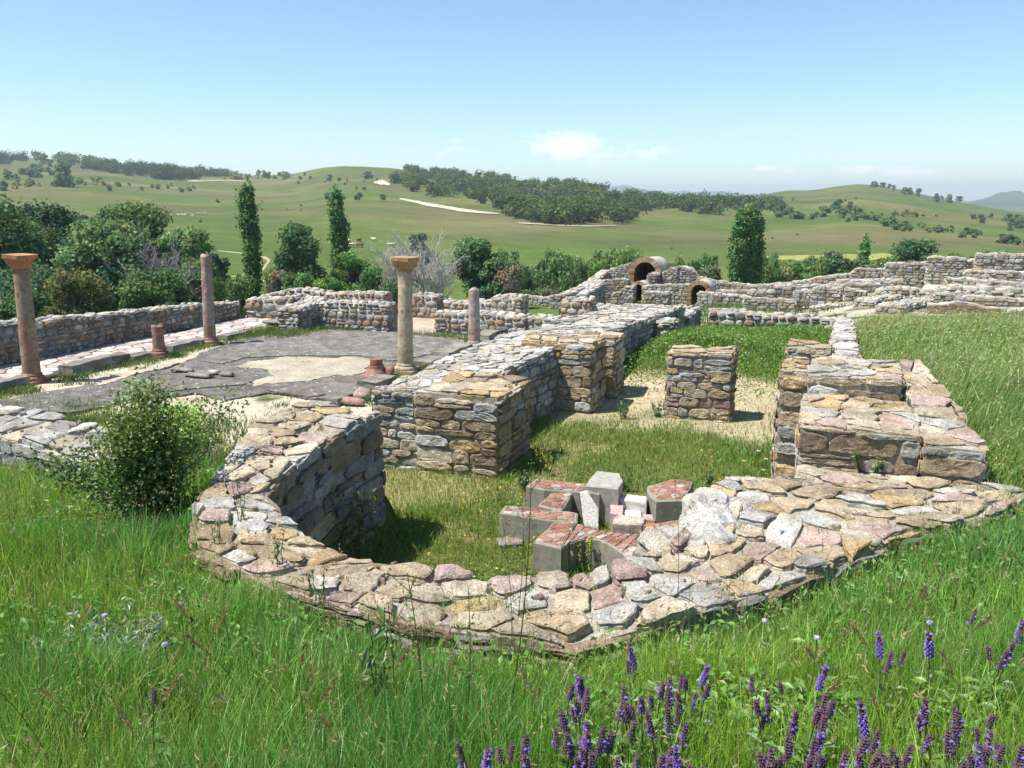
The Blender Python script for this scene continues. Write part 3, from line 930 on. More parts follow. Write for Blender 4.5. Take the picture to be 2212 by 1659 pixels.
cwall('rust and grey stone block at the right of the narrow doorway', [(1213, 645), (1275, 646)], 26.2, .7, -4.7, dict(CW, pal=dict(rust=3, tan=3, grey=3, brown=2)), 'wall_block', 55)
cwall('cobble wall running right from the rust coloured block', [(1277, 658), (1350, 659), (1430, 664)], 26.6, .6, -4.6, CW, seed=56)
cwall('farther rubble wall, its left end high, seen above the cobble wall behind the mosaic', [(562, 636), (600, 627), (640, 624), (690, 627)], 26.9, .6, -4.7, CW, seed=57)
cwall('farther rubble wall ending in a dark broken edge, left of the tall cream column', [(694, 630), (740, 628), (830, 630)], 27.0, .6, -4.7, dict(CW, pal=dict(brown=3, tan=2, grey=2, rust=1.5)), seed=58)
cwall('tall rust brown wall block just right of the cream column', [(890, 633), (943, 634)], 27.3, .6, -4.7, dict(CW, pal=dict(rust=3, brown=2, grey=3, tan=2)), 'wall_block', 59)
cwall('low back wall between two taller blocks, behind the short broken column', [(946, 648), (1060, 650)], 27.6, .6, -4.7, CW, seed=60)
cwall('square block of neat stones standing highest behind the short broken column', [(1062, 636), (1127, 637)], 27.4, .7, -4.7, dict(CW, pal=dict(tan=3, brown=2, grey=3, cream=2)), 'wall_block', 61)

# ---- the long left wall and its return
wall('long dark rubble wall in shade, along the far side of the white paved walk', [(-20.35, 7, -19.72, 7), (-20.35, 15, -19.72, 15), (-20.3, 24.2, -19.7, 24.2)], [-2.95, -3.15, -3.62], -4.6, RIVER_SHADED, zface=-4.35, sides='Re', seed=71)
wall('short pale wall turning right at the far end of the long dark wall', xwall(-19.6, -17.6, 24.4, .55), [-3.55, -3.4], -4.6, dict(RIVER, w=.4, h=.2), seed=72)
wall('scattered low remains of a grey stone wall in the grass by the left edge', [(-13.5, 8.9, -13.5, 9.9), (-11.2, 8.5, -11.2, 9.6), (-9.0, 8.1, -9.0, 9.0), (-8.2, 7.9, -8.2, 8.3)], [-3.5, -3.56, -3.62, -3.7], -4.4,
     dict(NEAR, w=.42, h=.2, tw=.36, th=.44, td=.09, pal=dict(grey=4, pale=2, slate=2, tan=1), tpal=dict(grey=4, pale=4, slate=.7, cream=2)), seed=73, tilt=.14, wig=.06)

# ================================================================ THE COURT FLOORS
def slab(name, uv, z, th, col, mat, seed, sub=22, jit=.09):
    pts = np.array([P(u, v, z)[:2] for u, v in uv])
    n = len(pts); out = []
    rng = np.random.default_rng(seed)
    for i in range(n):
        for k in range(sub):
            p = pts[i] + (pts[(i + 1) % n] - pts[i]) * k / sub
            wv = np.array([float(fbm(np.array(p[0] * fq), np.array(p[1] * fq), seed + sd, 3)) for fq, sd in ((1.1, 0), (1.1, 7))]) * jit * 5
            out.append(p + wv + rng.uniform(-jit, jit, 2) * .35)
    out = np.array(out); N = len(out); c = out.mean(0)
    from mathutils.geometry import tessellate_polygon
    tr = tessellate_polygon([[Vector((p[0], p[1], 0)) for p in out]])
    mb = MB()
    V = np.vstack([np.column_stack([out, np.full(N, z)]), np.column_stack([out, np.full(N, z - th)])])
    T = [(a, b_, c_) for a, b_, c_ in tr]
    # orient upward
    def up(t):
        a, b_, c_ = out[t[0]], out[t[1]], out[t[2]]
        return t if (b_[0] - a[0]) * (c_[1] - a[1]) - (b_[1] - a[1]) * (c_[0] - a[0]) > 0 else t[::-1]
    T = [up(t) for t in T]
    q = [(i, N + i, N + (i + 1) % N, (i + 1) % N) for i in range(N)]
    mb.add(V, q, T, col)
    return kind(obj(name, mb, mat, origin=(float(c[0]), float(c[1]), z)), 'structure')
z2 = lambda x, y: (540 + .2686 * x, 540 + .2686 * y)
z1 = lambda x, y: (.2686 * x, 486 + .2686 * y)
MCOL = (.118, .114, .107)
zr = lambda x, y: (x * .5, 216 + y * .5)
slab('mosaic_floor', [zr(*p) for p in [(-160, 1320), (250, 1250), (480, 1215), (760, 1150), (860, 1095), (960, 1060), (1130, 1000), (1400, 985), (1690, 1000), (2010, 1030), (2030, 1075), (1900, 1110), (1820, 1150), (1750, 1180), (1640, 1230), (1560, 1260), (1480, 1275), (1330, 1290), (1180, 1260), (1000, 1290), (840, 1265), (620, 1290), (500, 1310), (330, 1350), (-160, 1365)]], -4.225, .06, MCOL, M_MOSAIC, 1)
slab('mosaic_floor', [zr(*p) for p in [(860, 1125), (960, 1085), (1130, 1020), (1400, 992), (1680, 1006), (2000, 1036), (2015, 1068), (1850, 1100), (1700, 1125), (1560, 1104), (1330, 1104), (1200, 1106), (1060, 1112), (960, 1140)]], -4.2, .03, (.15, .145, .134), M_MOSAIC, 12, jit=.05)
slab('mosaic_floor', [zr(*p) for p in [(1150, 1250), (1300, 1235), (1440, 1195), (1560, 1188), (1720, 1145), (1740, 1172), (1560, 1248), (1330, 1282), (1200, 1262)]], -4.2, .03, (.145, .128, .118), M_MOSAIC, 13, jit=.05)
slab('mosaic_floor', [zr(*p) for p in [(620, 1225), (800, 1175), (960, 1150), (1090, 1170), (1130, 1195), (1060, 1225), (900, 1240), (700, 1262)]], -4.2, .03, (.13, .125, .115), M_MOSAIC, 14, jit=.05)
slab('sand', [zr(*p) for p in [(1080, 1125), (1200, 1112), (1560, 1110), (1690, 1135), (1560, 1180), (1440, 1185), (1260, 1225), (1120, 1242), (1085, 1215), (1150, 1190), (1100, 1165), (1020, 1150)]], -4.213, .03, (.4, .355, .28), M_GROUND, 5, jit=.17)
slab('sand', [zr(*p) for p in [(470, 1200), (640, 1150), (740, 1120), (790, 1130), (700, 1165), (560, 1195), (440, 1225)]], -4.213, .03, (.4, .355, .28), M_GROUND, 6, jit=.15)

# white crazy paving of the walk
def paving(name, x0, x1, y0, y1, z, sx_, sy_, pal, th, seed, mat, mortar):
    rng = np.random.default_rng(seed); mb = MB()
    mb.box((x0, y0, z - .15), (x1, y1, z), mortar)
    for c in voronoi(x1 - x0, y1 - y0, sx_, sy_, rng, .36):
        ce_ = c.mean(0); c = ce_ + (c - ce_) * .94
        o = resample(c, 14, 1, .3) + np.array([x0, y0])
        stone_solid(mb, o, th * rng.uniform(.7, 1.3), pick(pal, rng), lambda s, t, d: np.column_stack([s, t, z + d]), rng, sink=.03, round_edge=.2, rough=.05)
    return kind(obj(name, mb, mat, origin=((x0 + x1) / 2, (y0 + y1) / 2, z), smooth=True), 'structure')
PAL['walk'] = (.5, .475, .455); PAL['walk_pink'] = (.43, .38, .365)
paving('paved_walk', -19.7, -17.62, 6, 24.4, -4.2, .5, .42, dict(walk=4, walk_pink=2, pale=1.5), .022, 7, M_MARBLE, (.25, .19, .175))
paving('doorway_floor', -13.2, -12.0, 24.2, 27.8, -4.3, .5, .5, dict(pink=3, tan=2, pale=1), .02, 8, M_STONE, (.33, .29, .25))

# kerb blocks of the two stylobates
def kerb(x0, x1, y0, y1, z, h, seed, label, group, cap=True):
    rng = np.random.default_rng(seed); mb = MB()
    L_ = y1 - y0; n = max(3, int(L_ / .16))
    ys = np.linspace(y0, y1, n)
    prof = [(x0, z - .1), (x0 + .01, z + h * .5), (x0 + .03, z + h), (x1 - .03, z + h), (x1 - .01, z + h * .5), (x1, z - .1)]
    V = np.array([[(px, y, pz) for px, pz in prof] for y in ys], float)
    V += rng.uniform(-.022, .022, V.shape)
    k = len(prof)
    q = [(i * k + j, i * k + j + 1, (i + 1) * k + j + 1, (i + 1) * k + j) for i in range(n - 1) for j in range(k - 1)]
    for e, rev in ((0, 0), (n - 1, 1)):
        a = [(e * k, e * k + 5, e * k + 4, e * k + 1), (e * k + 1, e * k + 4, e * k + 3, e * k + 2)]
        q += [t[::-1] if rev else t for t in a]
    mb.add(V.reshape(-1, 3), [t[::-1] for t in q], None, np.array((.235, .22, .195)) * rng.uniform(.75, 1.2))
    return tag(obj('kerb_stone', mb, M_STONE, origin=((x0 + x1) / 2, (y0 + y1) / 2, z)), label, 'kerb stone', group)
GK1, GK2 = 'kerb stones along the paved walk', 'kerb stones on the near side of the mosaic'
for i, (y0, y1, h, lb) in enumerate([(7.5, 10.9, .2, 'kerb stone of the paved walk cut by the left edge of the view'), (11.0, 13.6, .22, 'long kerb stone just left of the tall red column with the broken capital'), (14.75, 16.0, .27, 'first dark kerb stone right of the tall red column'), (16.05, 16.6, .26, 'short dark kerb stone, second right of the tall red column'),
                                 (16.75, 17.55, .14, 'low broken kerb stone left of the red column stump'), (18.15, 19.2, .2, 'dark kerb stone right of the red column stump'), (19.25, 19.65, .2, 'small kerb stone at the foot of the slim pink column'), (20.4, 21.6, .14, 'flat grey kerb slab beyond the slim pink column'), (21.7, 23.1, .12, 'last flat kerb slab before the cobble wall')]):
    kerb(-17.6, -17.15, y0, y1, -4.25, h, i + 3, lb, GK1)
for i, (y0, y1, h, lb) in enumerate([(13.3, 14.3, .12, 'dark kerb slab on the mosaic edge nearest the bush'), (14.5, 15.4, .12, 'sunken kerb slab beside the pinkish boulders'), (16.1, 17.0, .16, 'dark tilted kerb slab by the fallen capital'), (18.9, 19.7, .14, 'half buried kerb slab right of the cream column'), (19.9, 21.6, .2, 'long rough kerb stone between the cream column and the short broken column'), (22.7, 24.0, .26, 'thick square kerb stone beyond the short broken column')]):
    kerb(-10.0, -9.45, y0, y1, -4.25, h, i + 30, lb, GK2)

# ================================================================ COLUMNS
def column(label, u, vb, vt, depth_z, r, col, capital=None, lean=(0, 0), base='ring', seed=1, group='columns of the court', blotch=None):
    p = P(u, vb, depth_z)
    depth = to_cam(p[0], p[1])[1]
    top = Q(u, vt, depth)[2]
    H = top - depth_z
    rng = np.random.default_rng(seed)
    root = thing('column', label, 'column', tuple(float(t) for t in p), group)
    root.rotation_euler = (lean[0], lean[1], YAW * 0)
    capH = .33 if capital else 0
    n, m = 40, 54
    mb = MB(); V = []; C = []
    sh = H - capH - .1
    for i in range(m):
        f = i / (m - 1)
        rr = r * (1.06 - .14 * f)
        if not capital and f > .93 and seed != 4: rr *= 1.04
        for j in range(n):
            a = 2 * math.pi * j / n
            z = .1 + sh * f
            nz = float(fbm(np.array(a * 1.3 + 9 * seed), np.array(z * 2.2), seed, 3))
            k = rr * (1 + .07 * nz)
            ch = float(vnoise(np.array(a * 2.2 + seed * 3.1), np.array(z * 5.5), seed + 9))
            if ch > .8: k -= rr * min(.1, (ch - .8) * .9)
            if not capital and i == m - 1: z += .05 * math.sin(a * 2 + seed) * (1 if r > .15 else .4)
            V.append((k * math.cos(a), k * math.sin(a), z))
            b = float(fbm(np.array(math.cos(a) * 1.4 + seed), np.array(z * 1.7 + math.sin(a)), seed + 5, 4))
            t = min(max(b * 3.2 + .5, 0), 1)
            C.append(np.array(col) * (1 - t) + np.array(blotch or col) * t)
    V.append((0, 0, .1 + sh)); C.append(col)
    q = [(i * n + j, i * n + (j + 1) % n, (i + 1) * n + (j + 1) % n, (i + 1) * n + j) for i in range(m - 1) for j in range(n)]
    t = [((m - 1) * n + j, (m - 1) * n + (j + 1) % n, m * n) for j in range(n)]
    mb.add(V, q, t, np.array(C))
    obj('shaft', mb, M_COLUMN, root, smooth=True)
    # base: square plinth and a torus moulding
    mb = MB(); w = r * 1.55
    mb.box((-w, -w, -.25), (w, w, .03), np.array(col) * .85, .012, rng)
    prof = [(1.42, .03), (1.5, .06), (1.45, .1), (1.28, .12), (1.2, .14), (1.22, .17), (1.1, .19), (1.0, .22)]
    V = [(r * pr * math.cos(2 * math.pi * j / n), r * pr * math.sin(2 * math.pi * j / n), z) for pr, z in prof for j in range(n)]
    mb.add(V, [(i * n + j, i * n + (j + 1) % n, (i + 1) * n + (j + 1) % n, (i + 1) * n + j) for i in range(len(prof) - 1) for j in range(n)], None, np.array(col) * .92)
    obj('base', mb, M_COLUMN, root, smooth=False)
    if capital:
        z0 = .1 + sh
        cp = np.array((.38, .24, .13)) if capital == 'worn' else np.array((.42, .2, .1))
        mb = MB(); N = 32; V = []; Cc = []
        lv = [(0, .0, 1, 1.04), (.02, .05, 1, 1.14), (.045, .35, 1, 1.16), (.085, .8, 1, 1.3), (.12, 1, 1, 1.38), (.17, 1, 1, 1.43), (.235, 1, 1, 1.5), (.245, 1, 1, 1.6), (.33, 1, 1, 1.62)]
        for z, sq, _, k in lv:
            for j in range(N):
                a = 2 * math.pi * (j + .5) / N
                c_, s_ = math.cos(a), math.sin(a)
                sqr = 1 / max(abs(c_), abs(s_))
                f = (1 - sq) + sq * min(sqr, 1.3)
                leaf = (.05 * abs(math.sin(a * 8)) * (1 if .04 < z < .21 else 0))
                rr = r * .93 * k * f * (1 - leaf) * (1 + rng.uniform(-.02, .02))
                if capital == 'broken' and .6 < a < 3.2 - 1.5 and .06 < z < .23: rr *= .82
                V.append((rr * c_, rr * s_, z0 + z)); Cc.append(cp * (1.1 if z > .22 else (.9 + 1.2 * leaf * 4)) * rng.uniform(.85, 1.1))
        V.append((0, 0, z0 + .33)); Cc.append(np.array((.3, .24, .1)))
        m2 = len(lv)
        mb.add(V, [(i * N + j, i * N + (j + 1) % N, (i + 1) * N + (j + 1) % N, (i + 1) * N + j) for i in range(m2 - 1) for j in range(N)], [((m2 - 1) * N + j, (m2 - 1) * N + (j + 1) % N, m2 * N) for j in range(N)], np.array(Cc))
        obj('capital', mb, M_COLUMN, root)
    return root
column('tall red column with a broken carved capital, nearest the left edge', 70, 822, 549, -4.22, .185, (.33, .19, .135), 'broken', (0, rad(2.2)), seed=1, blotch=(.33, .26, .2))
column('slim pink and grey column without a capital, standing by the paved walk', 454, 742, 552, -4.22, .165, (.32, .2, .17), None, (0, rad(2.4)), seed=2, blotch=(.34, .3, .27))
column('tall cream column with a worn square capital, in front of the doorway', 876, 800, 555, -4.2, .185, (.42, .35, .26), 'worn', (0, rad(1.5)), seed=3, blotch=(.42, .36, .27))
column('short broken grey and pink column without a capital, on the mosaic edge', 1025, 750, 625, -4.2, .165, (.36, .33, .31), None, (0, 0), seed=4, blotch=(.42, .29, .25))
column('knee high stump of a red column on its moulded base', 345, 768, 704, -4.22, .155, (.28, .145, .125), None, (0, 0), seed=5, blotch=(.3, .2, .17))

def fallen():
    rng = np.random.default_rng(4)
    p = P(812, 812, -4.2)
    root = thing('fallen_capital', 'red fallen capital with a drum fragment on top, at the foot of the cream column', 'capital', tuple(map(float, p)))
    n = 20
    def lathe(prof, col, dx=0, dy=0):
        mb = MB(); m = len(prof)
        V = [((pr * (1 + .06 * math.sin(3 * a + dx * 9)) * math.cos(a) + dx), (pr * math.sin(a) + dy), z) for pr, z in prof for a in np.arange(n) * 2 * math.pi / n]
        V.append((dx, dy, prof[-1][1]))
        return mb.add(V, [(i * n + j, i * n + (j + 1) % n, (i + 1) * n + (j + 1) % n, (i + 1) * n + j) for i in range(m - 1) for j in range(n)], [((m - 1) * n + j, (m - 1) * n + (j + 1) % n, m * n) for j in range(n)], col)
    obj('bell', lathe([(.3, -.1), (.31, .02), (.26, .08), (.2, .2), (.19, .27)], (.36, .2, .16)), M_COLUMN, root)
    obj('drum', lathe([(.15, .27), (.155, .3), (.15, .42)], (.3, .14, .09), .02), M_COLUMN, root)
    mb = MB(); boulder(mb, np.array((.32, .1, .1)), (.12, .1, .16), (.33, .18, .13), rng); obj('fragment', mb, M_COLUMN, root, smooth=True)
fallen()
for (u, v, r, lb, c) in [(785, 858, (.22, .17, .13), 'rounded pinkish boulder beside the kerb slabs below the fallen capital', PAL['pink']), (765, 872, (.25, .15, .07), 'flat pinkish block in front of the rounded boulder', (.4, .28, .24)),
                      (40, 0, None, '', None)]:
    if r is None: continue
    p = P(u, v, -4.22); mb = MB(); boulder(mb, p + np.array((0, 0, .05)), r, c, np.random.default_rng(int(u)))
    tag(obj('boulder', mb, M_STONE, origin=tuple(map(float, p)), smooth=True), lb, 'boulder')
for (u, v, r, lb) in [(462, 806, (.16, .12, .05), 'small white loose stone on the dark mosaic, by the cracked slabs'), (428, 812, (.45, .12, .05), 'long broken grey slab lying on the mosaic'), (395, 800, (.3, .14, .05), 'curved grey slab fragment lying on the mosaic, left of the long slab'), (490, 1290 - 480, (.2, .1, .05), 'thin dark slab fragment lying right of the long slab')]:
    p = P(u, v, -4.17); mb = MB(); boulder(mb, p + np.array((0, 0, .03)), r, PAL['pale'] if 'white' in lb else (.27, .25, .24), np.random.default_rng(int(u) + 3), flat=.3)
    tag(obj('loose_slab', mb, M_STONE, origin=tuple(map(float, p)), smooth=True), lb, 'loose stone', 'loose stones on the mosaic')
for (u, v, r, rz, lb) in [(640, 690, (.45, .3, .1), .4, 'large tilted grey slab leaning on the stub wall'), (600, 702, (.5, .3, .07), .1, 'flat grey slab lying at the foot of the stub wall')]:
    p = P(u, v, -4.15); mb = MB(); boulder(mb, p + np.array((0, 0, .12)), r, PAL['slate'], np.random.default_rng(int(u) + 8))
    tag(obj('loose_slab', mb, M_STONE, origin=tuple(map(float, p)), smooth=True), lb, 'loose stone')

# ================================================================ FAR RUINS
def qx(u, v, d): return Q(u, v, d)
def depth_same(u1, d1, u2, axis):
    r1, y1 = ray(u1, 620); r2, y2 = ray(u2, 620)
    return (r1[axis] / y1 * d1) / (r2[axis] / y2)

def farwall(label, pts, th, h, axis='X', st=FAR, seed=1, group='ruined walls of the bath complex', name='stone_wall', sides='Lse', base=None, **kw):
    """pts: (u, v of the top) left to right (or near to far), first with its depth; the wall runs along world X or Y (or free when every point has a depth)"""
    (u0, v0, d0) = pts[0]
    W = []
    for p in pts:
        d = p[2] if len(p) > 2 else depth_same(u0, d0, p[0], 1 if axis == 'X' else 0)
        W.append(Q(p[0], p[1], d))
    W = np.array(W)
    dr = W[-1, :2] - W[0, :2]; dr /= np.hypot(*dr)
    n = np.array([-dr[1], dr[0]])
    if n @ W[0, :2] < 0: n = -n                       # away from the camera
    strip = [(w[0], w[1], w[0] + n[0] * th, w[1] + n[1] * th) for w in W]
    zb = (W[:, 2].min() - h) if base is None else base
    return wall(label, strip, W[:, 2], zb, st, mat=M_PLASTERED, group=group, name=name, seed=seed, sides=sides, zface=zb + .0, wig=kw.pop('wig', .05), **kw)

z3 = lambda x, y: (1080 + .26855 * x, 486 + .26855 * y)
z4 = lambda x, y: (1618 + .2686 * x, 486 + .2686 * y)
FD = dict(FAR, w=.34, h=.17)
G1 = 'ruined walls of the bath complex'
farwall('stepped outer wall climbing to the tall brick vault from the left', [(*z3(560, 560), 56), z3(700, 500), z3(760, 462), z3(850, 390), z3(890, 362)], .7, 2.0, 'Y', FD, 101, sides='LRse')
farwall('short lit wall joining the left side of the tall brick vault', [(*z3(885, 358), 66), z3(955, 352), z3(965, 335), z3(1040, 310), z3(1095, 306)], .7, 2.4, 'X', FD, 102)
farwall('inner wall rising towards the tall brick vault, its right face in shade', [(*z3(690, 565), 51), z3(790, 500), z3(850, 446)], .6, 1.9, 'Y', FD, 103, sides='LRse')
farwall('flat topped wall in shade below the tall brick vault on its left', [(*z3(845, 446), 61), z3(940, 442), z3(1032, 440)], .6, 2.0, 'X', dict(FD, pal=dict(slate=3, brown=3, tan=1)), 104)  # its shade is put into the slate and brown face palette
farwall('sloping wall left of the small arched doorway', [(*z3(900, 556), 58), z3(960, 540), z3(1010, 505), z3(1078, 490)], .6, 1.6, 'X', FD, 105)
farwall('wall of pale stones right of the small arched doorway', [(*z3(1146, 492), 57.5), z3(1250, 482), z3(1400, 478), z3(1525, 484)], .6, 1.7, 'X', FD, 106)
farwall('square masonry block in front of the small arched doorway', [(*z3(1160, 545), 53), z3(1250, 543), z3(1356, 552)], 1.0, 1.0, 'X', FD, 107, name='wall_block')
farwall('wall rising from the small barrel roof to the right side of the tall vault', [(*z3(1185, 432), 62), z3(1260, 400), z3(1350, 365), z3(1432, 338)], .7, 2.0, 'X', FD, 108)
farwall('dark faced wall running back beside the tall vault', [(*z3(1255, 400), 60), z3(1432, 345)], .6, 1.8, 'Y', dict(FD, pal=dict(slate=3, brown=2, grey=2)), 109, sides='LRse')  # dark face palette stands in for the wall's shaded side
farwall('broad wall right of the tall vault, its top stepping down to the right', [(*z3(1430, 338), 63), z3(1540, 352), z3(1590, 408), z3(1600, 425)], .8, 2.4, 'X', FD, 110)
farwall('long low wall descending right behind the small brick vault, by the poplar clump', [(*z3(1598, 425), 62), z3(1700, 445), z3(1850, 470), z3(2212, 500)], .7, 1.6, 'X', FD, 111)
farwall('lit wall slanting down right in front of the small brick vault', [(*z3(1594, 542), 50), z3(1800, 560), z3(2000, 585), z3(2180, 612)], .6, 1.1, 'X', FD, 112)
farwall('rubble wall above the slanting wall, with a dark gap under it', [(*z3(1760, 530), 54), z3(1900, 535), z3(2130, 535)], .6, .9, 'X', FD, 113)
farwall('low rubble footing by the left end of the bath ruins', [(*z3(400, 575), 56), z3(480, 562), z3(570, 556)], .6, .8, 'X', FD, 114)
farwall('white strip of low footing stones beyond the grassy hump', [(*z3(180, 572), 57), z3(260, 580), z3(400, 590)], .8, .5, 'X', FD, 115)

G2 = 'ruined walls on the rise behind the meadow'
farwall('low wall in the middle distance, stepping up towards the right', [(*z4(-20, 488), 56), z4(170, 482), z4(390, 462), z4(520, 432), z4(700, 412), z4(835, 402)], .7, 1.6, 'X', FD, 121, G2)
farwall('higher wall step left of the flat topped wall on the rise', [(*z4(820, 385), 52), z4(870, 356), z4(1105, 356)], .7, 2.2, 'X', FD, 122, G2)
farwall('flat topped cobble wall in the middle of the rise', [(*z4(1100, 322), 49.5), z4(1200, 310), z4(1455, 314)], .7, 2.6, 'X', FD, 123, G2)
farwall('tall wall with a dark notch at its right end, second highest on the rise', [(*z4(1448, 264), 47.5), z4(1600, 266), z4(1750, 278), z4(1755, 284)], .8, 3.1, 'X', FD, 124, G2)
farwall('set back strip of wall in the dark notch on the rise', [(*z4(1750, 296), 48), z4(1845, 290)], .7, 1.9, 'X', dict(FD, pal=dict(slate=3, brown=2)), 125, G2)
farwall('highest wall on the rise, running out at the right edge of the view', [(*z4(1838, 244), 45), z4(1900, 236), z4(2212, 238), z4(2700, 230)], .8, 3.4, 'X', FD, 126, G2)
farwall('low front wall below the highest wall, ending in a grassy ledge', [(*z4(1745, 372), 43), z4(1900, 376), z4(2100, 385), z4(2700, 410)], .9, 1.6, 'X', FD, 127, G2)
farwall('footing wall of big stones below the grassy ledge', [(*z4(1590, 440), 41), z4(1780, 436), z4(2000, 462), z4(2700, 520)], .9, 1.0, 'X', FD, 128, G2)
farwall('rubble wall with a dark square doorway left of the long narrow wall', [(*z4(365, 545), 42), z4(410, 548)], .7, 1.6, 'X', FD, 129, G2)
farwall('flat stone lintel wall over the dark square doorway', [(*z4(372, 540), 42.2), z4(515, 545)], .9, .28, 'X', FD, 130, G2, name='lintel')
farwall('wide rubble wall between the square doorway and the dark slit', [(*z4(508, 520), 41.6), z4(620, 505), z4(745, 516)], .7, 1.8, 'X', FD, 131, G2)
farwall('rubble wall between the dark slit and the broken opening', [(*z4(775, 522), 40), z4(860, 525), z4(945, 532)], .7, 1.5, 'X', FD, 132, G2)
farwall('heap like wall of rounded cobbles right of the broken opening', [(*z4(1020, 540), 38.5), z4(1120, 512), z4(1200, 506), z4(1330, 525), z4(1440, 545)], .9, 1.1, 'X', dict(FD, round=2), 133, G2)
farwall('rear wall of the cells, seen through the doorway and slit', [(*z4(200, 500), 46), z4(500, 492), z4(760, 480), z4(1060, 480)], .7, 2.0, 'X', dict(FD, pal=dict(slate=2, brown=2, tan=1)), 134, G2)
farwall('broad pale wall top behind the cells on the rise', [(*z4(700, 462), 47), z4(900, 450), z4(1240, 462)], 1.4, 1.0, 'X', FD, 135, G2)
farwall('row of large grey boulders forming a low wall near the right edge', [(*z4(1540, 508), 37), z4(1700, 520), z4(1850, 525), z4(2212, 545), z4(2700, 580)], 1.0, .9, 'X', dict(FD, w=.55, h=.3, d=.12, round=2, tw=.6, th=.45, td=.12), 136, G2)
farwall('low wall of thin flat stones below the row of boulders', [(*z4(1500, 566), 34.5), z4(1800, 585), z4(2212, 610), z4(2700, 640)], .8, .8, 'X', dict(FD, h=.13), 137, G2)
farwall('oblique flat wall top leading towards the brick strip', [(*z4(1225, 655), 31), (*z4(1600, 596), 37.5)], .9, .6, 'free', FD, 138, G2, sides='LRse')
farwall('second oblique footing left of the brick strip', [(*z4(1010, 612), 35), (*z4(1440, 560), 40)], .8, .7, 'free', FD, 139, G2, sides='LRse')
farwall('rubble wall with small dark openings at the left of the cells', [(*z4(0, 535), 46), z4(130, 530), z4(205, 530)], .7, .9, 'X', FD, 140, G2)
farwall('low lit wall in front of the small dark openings', [(*z4(-40, 592), 42), z4(120, 600), z4(370, 612)], .7, .9, 'X', FD, 141, G2)
farwall('footing under the square doorway, touching the end of the long narrow wall', [(*z4(505, 660), 38), z4(700, 652), z4(900, 630), z4(1100, 622)], .8, .6, 'X', FD, 142, G2)
BRK = dict(FAR, w=.3, h=.085, d=.02, round=1, pal=dict(rust=5, tan=2, brown=2), tw=.5, th=.4, td=.04, mortar=(.4, .36, .3), gap=.012)
farwall('low red brick wall with a ledge of flat stones, half buried above the meadow', [(*z4(1600, 632), 31.5), z4(1800, 645), z4(2000, 672), z4(2110, 692)], .6, .9, 'X', BRK, 143, G2)
farwall('short red brick return at the left end of the half buried brick wall', [(*z4(1440, 652), 31), z4(1600, 632)], .4, .5, 'X', BRK, 144, G2)
farwall('flat stones at the foot of the brick wall by the right edge', [(*z4(2060, 700), 30.5), z4(2212, 700), z4(2500, 712)], .8, .5, 'X', FD, 145, G2)
# paved pale floor on the rise
def floor_patch(name, uvd, th, col, mat):
    pts = np.array([Q(u, v, d) for u, v, d in uvd]); n = len(pts)
    mb = MB()
    V = np.vstack([pts, pts - (0, 0, th)])
    mb.add(V, [(i, i + n, (i + 1) % n + n, (i + 1) % n) for i in range(n)], [(0, i, i + 1) for i in range(1, n - 1)], col)
    c = pts.mean(0)
    return kind(obj(name, mb, mat, origin=tuple(map(float, c))), 'structure')
floor_patch('terrace_floor', [(*z4(1380, 520), 40), (*z4(2700, 590), 36), (*z4(2700, 540), 41), (*z4(1800, 485), 43), (*z4(1420, 478), 44)], .3, (.5, .46, .42), M_PLASTERED)

